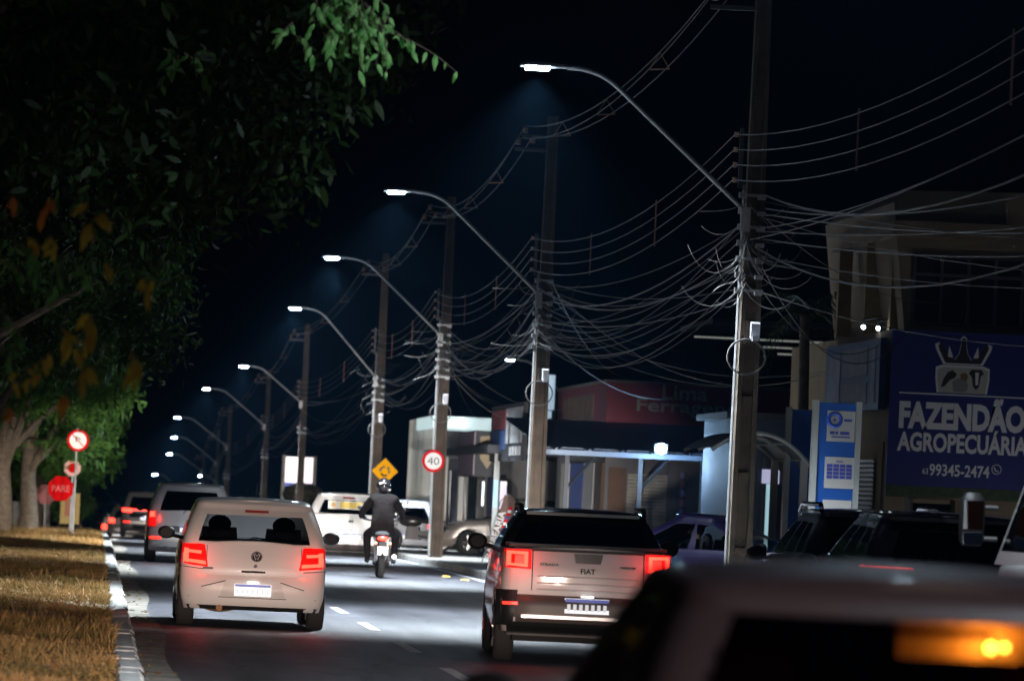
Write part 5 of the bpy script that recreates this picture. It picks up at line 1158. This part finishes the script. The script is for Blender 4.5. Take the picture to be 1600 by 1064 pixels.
for k, (y0,y1,m) in enumerate(((.3,2.0,mat('brown_board',(.12,.06,.03),.7)),(2.2,4.6,mat('white_tiles',(.5,.47,.45),.5,var=.2)),(4.8,8.,mat('blue_front',(.03,.06,.25),.6,var=.2)),(8.3,10.4,mat('pale_front',(.45,.42,.36),.6,var=.2)))): panel('shop_panel', XB, y0, y1, 0, 2.3, m, t, .06)
# goods hung by the entrance
for j, px_ in enumerate((1066,1096)):
    for k in range(9): MB().ball((x_(px_,YB-1), -1., .5+.2*k), (.05,.05,.08), 8, 6).build('hanging_goods', mat(('goods_violet','goods_red')[k%2], ((.25,.22,.5),(.4,.12,.15))[k%2], .4), t)
t2 = empty('metal_canopy', (0,104,G(104)+.12)); tag(t2, 'dark steel canopy on trusses before the ironmonger', 'canopy')
zc0 = P(1000,712,104).z-t2.location.z; cx0, cx1 = P(870,700,104).x, P(1150,690,104).x; M_CAN = mat('canopy_steel',(.16,.2,.26),.45,.3)
MB().quad((cx0-.3,0,zc0+.1),(cx1+2.5,0,zc0+.1),(cx1+2.5,9.8,zc0+.75),(cx0-.3,9.8,zc0+.75)).quad((cx0-.3,9.8,zc0+.79),(cx1+2.5,9.8,zc0+.79),(cx1+2.5,0,zc0+.14),(cx0-.3,0,zc0+.14)).build('roof_sheet', mat('roof_sheet_blue',(.10,.14,.2),.5,.2,var=.3), t2)
MB().box(((cx0+cx1)/2+1.1,.0,zc0),(cx1-cx0+2.8,.08,.1)).build('front_beam', M_CAN, t2)
for k in range(10):
    x = cx0+(cx1+2.4-cx0)*k/9; MB().tube([(x,.03,zc0+.05),(x,9.7,zc0+.68)], .035, 4).build('rafter', M_CAN, t2)
    MB().tube([(x,.03,zc0+.0),(x+.2,1.2,zc0+.14),(x,2.4,zc0+.02)], .02, 4).build('brace', M_CAN, t2)
for k in range(4): y = 1.5+2.2*k; MB().box(((cx0+cx1)/2+1.1,y,zc0+.05+.065*y-.03),(cx1-cx0+2.6,.05,.05)).build('purlin', M_CAN, t2)
for px_ in (885,1000,1098): x = P(px_,760,104).x; MB().box((x,.12,zc0/2),(.09,.09,zc0)).tube([(x,.12,zc0-.7),(x+.55,.12,zc0-.05)],.03,4).build('post', M_DKM, t2)
q = P(1033,701,103.5); t3 = empty('flood_lamp', q); tag(t3, 'glaring blue-white flood lamp on the canopy edge', 'lamp')
MB().box((0,.07,0),(.26,.1,.2)).build('housing', M_SBLK, t3); MB().ball((0,-.01,0),(.10,.05,.10),16,10).build('lamp_lens', emat('flood_white',(.40,.70,1.),400), t3, SM)
l = bpy.data.lights.new('flood_lamp_light','POINT'); l.energy = 170; l.color = (.40,.65,1.); l.shadow_soft_size = .1; o = bpy.data.objects.new('flood_lamp_light', l); COL.objects.link(o); o.parent = t3; o.location = (0,-.7,-.35)
# ---- row of shops beyond
t = empty('shop_row', (0,126,G(130)+.12)); tag(t, 'low dark row of shops with a marquee beyond the feather flag', 'building')
MB().box((13.,23,1.25),(5.,22,2.5)).build('wall', M_GREYW, t); MB().box((12.4,11,2.62),(6.4,25,.2)).build('marquee', M_DGREY, t)
for k in range(6): panel('shop_front', 10.5, 12.3+3.6*k, 15.3+3.6*k, 0, 2.2, [mat('blue_front',(.03,.06,.25),.6), mat('shutter_cream',(.38,.35,.3),.6), M_DKGL, mat('pale_front',(.45,.42,.36),.6), M_DGREY, M_GALV][k], t)
for k, y in enumerate((-.5,11.6,18)): MB().box((9.5,y,1.28),(.12,.12,2.5)).build('post', mat('shelter_white',(.55,.54,.5),.5), t)
for k, (px0,px1,py0,py1,m) in enumerate(((752,757,752,790,emat('strip_white',(.85,.95,1),.5)),(770,778,750,792,emat('strip_cyan',(.4,.75,1),.45)),(780,792,752,795,emat('strip_pink',(.9,.75,.85),.35)))):
    a = P(px0,py1,125.); b_ = P(px1,py0,125.); MB().box(((a.x+b_.x)/2,-1,(a.z+b_.z)/2-t.location.z),(b_.x-a.x,.05,b_.z-a.z)).build('lit_strip', m, t)
X1 = 9.5; ya, yb_ = X1*FPX/662, X1*FPX/612
t = empty('fascia_sign', (X1,ya,0)); tag(t, 'slanted two-part shop fascia sign, white half and blue-red half', 'sign')
z1 = P(812,634,ya).z; z0 = z1-.82
MB().box((.06,(yb_-ya)/2,(z0+z1)/2-.15),(.1,yb_-ya,z1-z0+.5)).build('sign_frame', M_DGREY, t); MB().box((.0,(yb_-ya)*.25,(z0+z1)/2),(.04,(yb_-ya)*.46,z1-z0)).build('white_board', mat('board_white',(.5,.5,.5),.6,var=.15), t)
MB().box((.0,(yb_-ya)*.72,z0+(z1-z0)*.7),(.04,(yb_-ya)*.42,(z1-z0)*.55)).build('red_board', mat('board_red',(.3,.07,.08),.6,var=.2), t); MB().box((.0,(yb_-ya)*.72,z0+(z1-z0)*.12),(.04,(yb_-ya)*.42,(z1-z0)*.55)).build('blue_board', mat('board_blue',(.06,.12,.3),.6,var=.2), t)
for k in range(4): MB().box((.0,.6+.9*k,z0-.18),(.03,.45,.2)).build('sign_mark', M_LET, t)
X2 = 9.3; ya, yb_ = X2*FPX/590, X2*FPX/565
t = empty('box_sign', (X2,ya,0)); tag(t, 'pinkish box sign with a tan shield, left of the slanted fascia', 'sign'); z1, z0 = P(742,672,ya).z, P(742,744,ya).z
MB().box((.25,(yb_-ya)/2,(z0+z1)/2),(.5,yb_-ya,z1-z0)).build('sign_box', M_DGREY, t); MB().box((-.02,(yb_-ya)/2,(z0+z1)/2),(.03,yb_-ya-.2,z1-z0-.06)).build('side_face', mat('face_mauve',(.45,.33,.4),.5,var=.2), t)
MB().prism([(.1,z1-.15),(.45,z1-.1),(.48,z0+.5),(.3,z0+.2),(.12,z0+.45)], .02, Matrix.Translation((0,-.02,0))).build('shield_mark', mat('shield_tan',(.4,.3,.18),.6), t)
# ---- bright white parapet building
YC = 158.; t = empty('white_building', (0,YC,G(YC)+.12)); tag(t, 'building with a glowing white parapet behind the third pole', 'building'); zz = lambda py_, px_=690: P(px_,py_,YC).z-t.location.z
xl, xr = P(682,700,YC).x, P(872,700,YC).x
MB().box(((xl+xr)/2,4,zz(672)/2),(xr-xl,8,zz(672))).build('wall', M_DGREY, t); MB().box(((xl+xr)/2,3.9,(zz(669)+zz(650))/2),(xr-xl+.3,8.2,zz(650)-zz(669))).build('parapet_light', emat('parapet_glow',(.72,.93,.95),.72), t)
MB().box((xl-.02,6.3,zz(652)/2+.3),(.12,12.5,zz(652)-.5)).build('side_wall', mat('white_corrugated',(.62,.66,.64),.5,var=.15,vscale=2), t); MB().box((xl-.05,6.3,.75),(.16,12.6,.06)).build('blue_strip', mat('trim_blue',(.1,.2,.6),.5), t)
for k in range(14): MB().box((xl-.1,.4+.9*k,zz(652)/2+.3),(.05,.07,zz(652)-.55)).build('wall_rib', mat('white_corrugated',(.62,.66,.64),.5), t)
for px_ in (688,722): q = P(px_,660,YC-.3); MB().ball((q.x,-.35,q.z-t.location.z),(.14,.06,.14),12,8).build('wall_light', emat('wall_light_white',(.9,1,1),4), t)
t = empty('lightbox_sign', P(858,690,140)); tag(t, 'tall blue-white lightbox sign between second pole and pink fascia', 'sign')
a, b_ = P(850,640,140), P(868,586,140); o = Vector(t.location); MB().box(((a.x+b_.x)/2-o.x,.05,(a.z+b_.z)/2-o.z),(b_.x-a.x,.1,b_.z-a.z)).build('light_panel', emat('panel_bluewhite',(.55,.75,.95),.6), t)
a, b_ = P(845,664,140), P(862,642,140); MB().box(((a.x+b_.x)/2-o.x,.05,(a.z+b_.z)/2-o.z),(b_.x-a.x,.1,b_.z-a.z)).build('light_panel', emat('panel_bluewhite',(.55,.75,.95),.6), t)
a, b_ = P(848,688,140), P(868,668,140); MB().box(((a.x+b_.x)/2-o.x,.05,(a.z+b_.z)/2-o.z),(b_.x-a.x,.1,b_.z-a.z)).build('light_panel', emat('panel_bluewhite',(.55,.75,.95),.6), t); MB().box(((a.x+b_.x)/2-o.x+.1,.2,-1),(.12,.12,4.4)).build('sign_post', M_DKM, t)
t = empty('compound_wall', (10.4,166,G(166)+.1)); tag(t, 'grey concrete compound wall right of the rider', 'wall')
for k in range(6): MB().box((.95+1.9*k,0,1.1),(1.86,.12,2.2)).build('wall_panel', M_GREYW, t)
for k in range(7): MB().box((1.9*k,-.03,1.15),(.2,.24,2.3)).build('pier', M_CONC, t)
t = empty('rubble_wall', (P(630,750,205).x,205,G(205))); tag(t, 'dark rubble garden wall behind the rider', 'wall'); b = MB(); g = random.Random(9)
for k in range(90):
    x = -3.6*g.random()+.8; b.ball((x, g.uniform(-.2,.2), (1.2+.25*x)*g.random()+.6),(g.uniform(.15,.3),.2,g.uniform(.1,.2)),7,5)
o = b.build('stones', M_GREYW, t); o['kind'] = 'stuff'; MB().box((-1.4,.2,.6),(4.6,.3,1.2)).build('wall', M_GREYW, t)
# service station price sign
q = P(467,740,226); t = empty('station_sign', (q.x,226,G(226)+.1)); tag(t, 'bright white service station sign with blue base band', 'sign'); zq = lambda py_: P(467,py_,226).z-t.location.z; w = 48*226/FPX
MB().box((0,.1,(zq(714)+zq(754))/2),(w*.94,.2,zq(714)-zq(754))).build('light_panel', emat('station_white',(1.,.86,.9),1.5), t); MB().box((0,.1,zq(757)),(w*.94,.22,zq(754)-zq(760))).build('blue_band', emat('station_blue',(.05,.12,.7),.5), t)
for sd in (-1,1): MB().box((sd*w/2,.1,zq(712)/2),(.14,.25,zq(712))).build('post', mat('shelter_white',(.55,.54,.5),.5), t)
MB().ball((.2,-.8,zq(772)),(.9,.6,.5),12,8).build('shrub', leafmat('shrub_leaf',(.05,.06,.02),(.2,.17,.1),8), t)
q = P(118+347,768,215); 
# far roof right of the largest pole; glowing strips stand in for edge reflections
t = empty('open_shed', (17.0,125,G(125))); tag(t, 'dark open shed with thin glinting roof edges right of the largest pole', 'building')
for k, (py_, w0, w1) in enumerate(((526,1085,1300),(542,1188,1300),(553,1215,1300))):
    a = P(w0,py_,125); b_ = P(w1,py_+4,125); MB().box(((a.x+b_.x)/2-17,0,a.z-t.location.z),(b_.x-a.x,.05,.035)).build('edge_glint', emat('edge_glint_glow',(.9,.95,.85),.22), t)
for px_ in (1180,1262,1305): a = P(px_,540,125); MB().box((a.x-17,.1,(a.z+.5-t.location.z)/2),(.2,.2,a.z+.5-t.location.z)).build('post', M_DGREY, t)
a = P(1240,515,125); MB().box((a.x-17,3,a.z-t.location.z+.1),(4.,7,.12)).build('roof', M_DGREY, t)
# ------------------------------------------------------------------ trees on the verge
M_BARK = mat('bark', (.11,.085,.06), .95, var=.4, vscale=9, bump=.8, bscale=25)
M_LEAFD = leafmat('mango_leaf', (.014,.036,.008), (.045,.10,.018), .8); M_LEAFB = leafmat('lit_mango_leaf', (.025,.07,.014), (.085,.19,.03), .8); M_LEAFDK = leafmat('shaded_mango_leaf', (.006,.015,.004), (.02,.045,.009), .8); M_LEAFY = leafmat('yellow_leaf', (.26,.16,.015), (.36,.27,.03), 3.)  # darkest and brightest greens hold crown shade and lamplight in their colour
def leaves_mesh(name, pts, size, g, droop=.6, m=M_LEAFD):
    """leaf-sized folded blades at pts"""
    N = len(pts); L = size*(.6+.8*g.random(N)); w = L*.17
    az = g.random(N)*2*np.pi; el = -droop+g.normal(0,.5,N)
    d = np.stack([np.cos(az)*np.cos(el), np.sin(az)*np.cos(el), np.sin(el)],1)
    s = np.cross(d, g.normal(0,1,(N,3))); s /= np.linalg.norm(s,axis=1,keepdims=True)+1e-9
    n = np.cross(d,s)
    q = lambda u, k: pts+d*(L*u)[:,None]+s*(w*k)[:,None]+n*(w*abs(k)*.35-L*.10*u*u)[:,None]
    v = np.stack([q(0,0), q(.28,.9), q(.62,.85), q(1.,0), q(.62,-.85), q(.28,-.9)], 1)
    me = bpy.data.meshes.new(name); me.vertices.add(6*N); me.loops.add(6*N); me.polygons.add(N)
    me.vertices.foreach_set('co', v.ravel()); me.loops.foreach_set('vertex_index', np.arange(6*N)); me.polygons.foreach_set('loop_start', np.arange(N)*6)
    me.update(); me.validate(); me.materials.append(m)
    return me
def tree(label, x, Y, h, rx, ry, zlo, nclump, nleaf, seed, lsize=.16, over=1.0, hang=.4, m=None):
    g = np.random.default_rng(seed); t = empty('mango_tree', (x,Y,G(Y)+.1)); tag(t, label, 'tree', 'trees along the verge')
    b = MB(); b.tube([(0,0,-.2),(.04,0,.5),(-.05,.05,1.6),(.05,0,h*.45)], [.34,.26,.22,.17], 12)
    C = []
    for k in range(nclump):
        a = g.random()*2*np.pi; rr = np.sqrt(g.random()); u = g.random()
        cz = zlo+(h-zlo)*u; k_ = np.sqrt(max(.05,1-((u-.38)/.66)**2)) if u > .38 else .85+.15*u/.38
        c = np.array([over*(rr*np.cos(a)*rx*k_+.25*rx), rr*np.sin(a)*ry*k_, cz]); C.append(c)
    for k in range(9):
        c = C[k*len(C)//9]; b.tube([(0,0,1.5+.2*k*.3),(c[0]*.4,c[1]*.4,1.9+(c[2]-1.9)*.55),(c[0]*.9,c[1]*.9,c[2])], [.12,.07,.02], 6)
    b.build('trunk', M_BARK, t, SM)
    pts = []
    for c in C:
        n = int(nleaf/nclump*(.5+g.random())); r = .45+.5*g.random()
        p = g.normal(0,1,(n,3)); p /= np.linalg.norm(p,axis=1,keepdims=True)+1e-9; p *= (g.random(n)**.45)[:,None]*r
        p[:,2] *= .75; p[:,2] -= hang*g.random(n)**2*(g.random(n) < .3); pts.append(c+p)
    pts = np.concatenate(pts)
    o = bpy.data.objects.new('crown', leaves_mesh('crown', pts, lsize, g, .6, m or M_LEAFD)); COL.objects.link(o); o.parent = t
    return t
TR = [(-2.6,43,9.5,5.5,4.5,3.9,170,34000,1.,'dark mango tree nearest the camera, its crown filling the top left'),
      (-2.9,56,9.3,4.4,5.0,4.3,150,24000,1.,'second dark mango tree from the camera on the verge'),
      (-3.0,72,9.0,4.0,5.5,4.2,150,22000,1.,'third dark mango tree from the camera on the verge'),
      (-2.9,90,8.8,4.3,6.0,3.4,150,20000,1.,'fourth mango tree, its lit edge above the round sign'),
      (-2.8,110,8.8,3.5,6.0,3.5,150,18000,1.,'fifth mango tree on the verge, in front of the signs'),
      (-2.3,132,8.6,3.0,6.5,3.4,150,16000,1.,'mango tree whose trunk stands at the left edge of the view'),
      (-1.9,152,8.4,2.6,6.5,2.4,140,14000,1.,'mango tree with a pale trunk beside the stop signs'),
      (-2.0,178,8.4,2.5,8.0,2.3,140,14000,1.,'mango tree beyond the stop signs'),
      (-2.2,205,8.6,2.4,9.0,2.2,140,13000,1.,'mango tree above the light-bar vehicle'),
      (-2.4,240,9.0,2.4,11.,2.0,140,13000,1.,'second last mango tree toward the end of the verge'),
      (-2.6,285,9.5,2.4,14.,1.6,140,12000,1.,'last mango tree at the dark end of the verge')]
for i, (x,Y,h,rx,ry,zlo,nc,nl,ov,lab) in enumerate(TR):
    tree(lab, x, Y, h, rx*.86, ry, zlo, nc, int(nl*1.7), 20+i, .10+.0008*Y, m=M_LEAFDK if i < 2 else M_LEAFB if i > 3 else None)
# hanging yellow sprays close to the camera, part of the near trees' skirt
def spray(label, px, py, Y, seed, n, m, size, spread):
    q = P(px,py,Y); g = np.random.default_rng(seed); t = empty('leaf_spray', q); tag(t, label, 'branch', 'hanging leaf sprays')
    st = MB(); pts = []; 
    for k in range(max(2, n//6)):                     # separate drooping twigs, leaves along each
        an = Vector((g.normal(0,spread*.9), g.normal(0,spread*.5), spread*.7+abs(g.normal(0,spread*.5)))); a = g.normal(0,spread*.7,3)
        e = an+Vector((a[0]+.3*spread, a[1]*.5, -abs(a[2])-spread*.6)); mid = an.lerp(e,.5)+Vector((.15*spread,0,.25*spread))
        tw = [an*(1-u)**2+mid*2*u*(1-u)+e*u*u for u in np.linspace(0,1,7).tolist()]; MB().tube(tw, [.006,.006,.005,.005,.004,.003,.002], 5).build('twig', M_BARK, t)
        for j in range(6): pts.append(np.array(tw[j+1])+g.normal(0,.008,3))
    for p in pts[:n]:
        L_ = size*(.45+.55*g.random()); b = MB(); az = g.random()*6.28; el = -.9+g.normal(0,.35); d = Vector((math.cos(az)*math.cos(el),math.sin(az)*math.cos(el)*.5,math.sin(el))).normalized(); s = d.cross(Vector((0,-1,.2))).normalized(); nn = d.cross(s); rows = []
        for i in range(6):
            u = i/5; w = L_*.2*math.sin(math.pi*min(.97,max(.04,u**.8))); c = Vector(p)+d*L_*u+nn*(-.10*L_*math.sin(math.pi*u))+Vector((0,0,-L_*.18*u*u)); rows.append([c-s*w+nn*w*.25, c, c+s*w+nn*w*.25])
        b.grid(rows).build('leaf', m, t, R(70))
M_LG = leafmat('fresh_leaf', (.03,.09,.02), (.08,.18,.05), 3.); M_LO = leafmat('rust_leaf', (.42,.12,.02), (.5,.2,.03), 3.); M_LGB = leafmat('lit_leaf', (.05,.24,.04), (.28,.55,.19), 9.)  # the brightest green has the lamplight on the top sprays put into it
for a in ((75,330,27,1,8,M_LO,.11,.08,'rust-coloured leaf spray high at the left edge'),(155,350,27,2,7,M_LEAFY,.15,.06,'yellow curled leaf spray left of the dark canopy'),(170,460,26,3,9,M_LEAFY,.085,.10,'yellow leaf spray with small oval leaves'),
          (40,440,30,4,30,M_LG,.08,.14,'green leaf spray at the left edge'),(120,550,28,5,16,M_LEAFY,.13,.14,'drooping yellow-brown leaf spray above the signs'),(175,600,26,6,12,M_LEAFY,.10,.09,'olive leaf spray just above the round sign'),
          (104,625,26,7,4,M_LO,.09,.03,'orange leaf touching the round sign'),(38,660,27,8,4,M_LO,.09,.05,'orange leaf spray at the lower left edge'),(30,560,29,9,26,M_LG,.08,.15,'second green leaf spray at the left edge'),(30,400,28,13,9,M_LEAFY,.10,.09,'yellow leaf spray above the green one at the left edge'),(60,600,28,14,12,M_LEAFY,.09,.12,'brownish leaf spray low over the verge'),
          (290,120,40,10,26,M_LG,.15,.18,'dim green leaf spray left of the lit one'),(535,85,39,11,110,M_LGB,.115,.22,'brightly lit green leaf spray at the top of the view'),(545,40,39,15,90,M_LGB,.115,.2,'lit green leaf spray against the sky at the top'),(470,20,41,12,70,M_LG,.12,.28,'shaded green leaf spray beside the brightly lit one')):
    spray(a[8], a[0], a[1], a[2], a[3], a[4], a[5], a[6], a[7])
# far wood that closes the road
g = np.random.default_rng(77); n = 26000; X = g.uniform(-90,110,n); top = 6.+2.5*np.sin(X*.11)+1.5*np.sin(X*.37+1)
Z = G(520)+top*g.random(n)**.7; Y = 515+g.uniform(-6,14,n)
o = bpy.data.objects.new('far_wood', leaves_mesh('far_wood', np.stack([X,Y,Z],1), 1.1, g, .2)); COL.objects.link(o); struct(o,'stuff'); o['label'] = 'dark wood closing the far end of the road'; o['category'] = 'trees'
# ------------------------------------------------------------------ night haze
hz = MB().box((0,270,4.),(262,650,31.)).build('haze', None); struct(hz,'stuff')
hm = bpy.data.materials.new('haze'); hm.use_nodes = True; n_ = hm.node_tree; n_.nodes.clear()
o = n_.nodes.new('ShaderNodeOutputMaterial'); v = n_.nodes.new('ShaderNodeVolumePrincipled'); v.inputs['Density'].default_value = .00022; v.inputs['Color'].default_value = (.22,.55,1.,1); v.inputs['Anisotropy'].default_value = .8
n_.links.new(v.outputs[0], o.inputs['Volume']); hz.data.materials.append(hm)
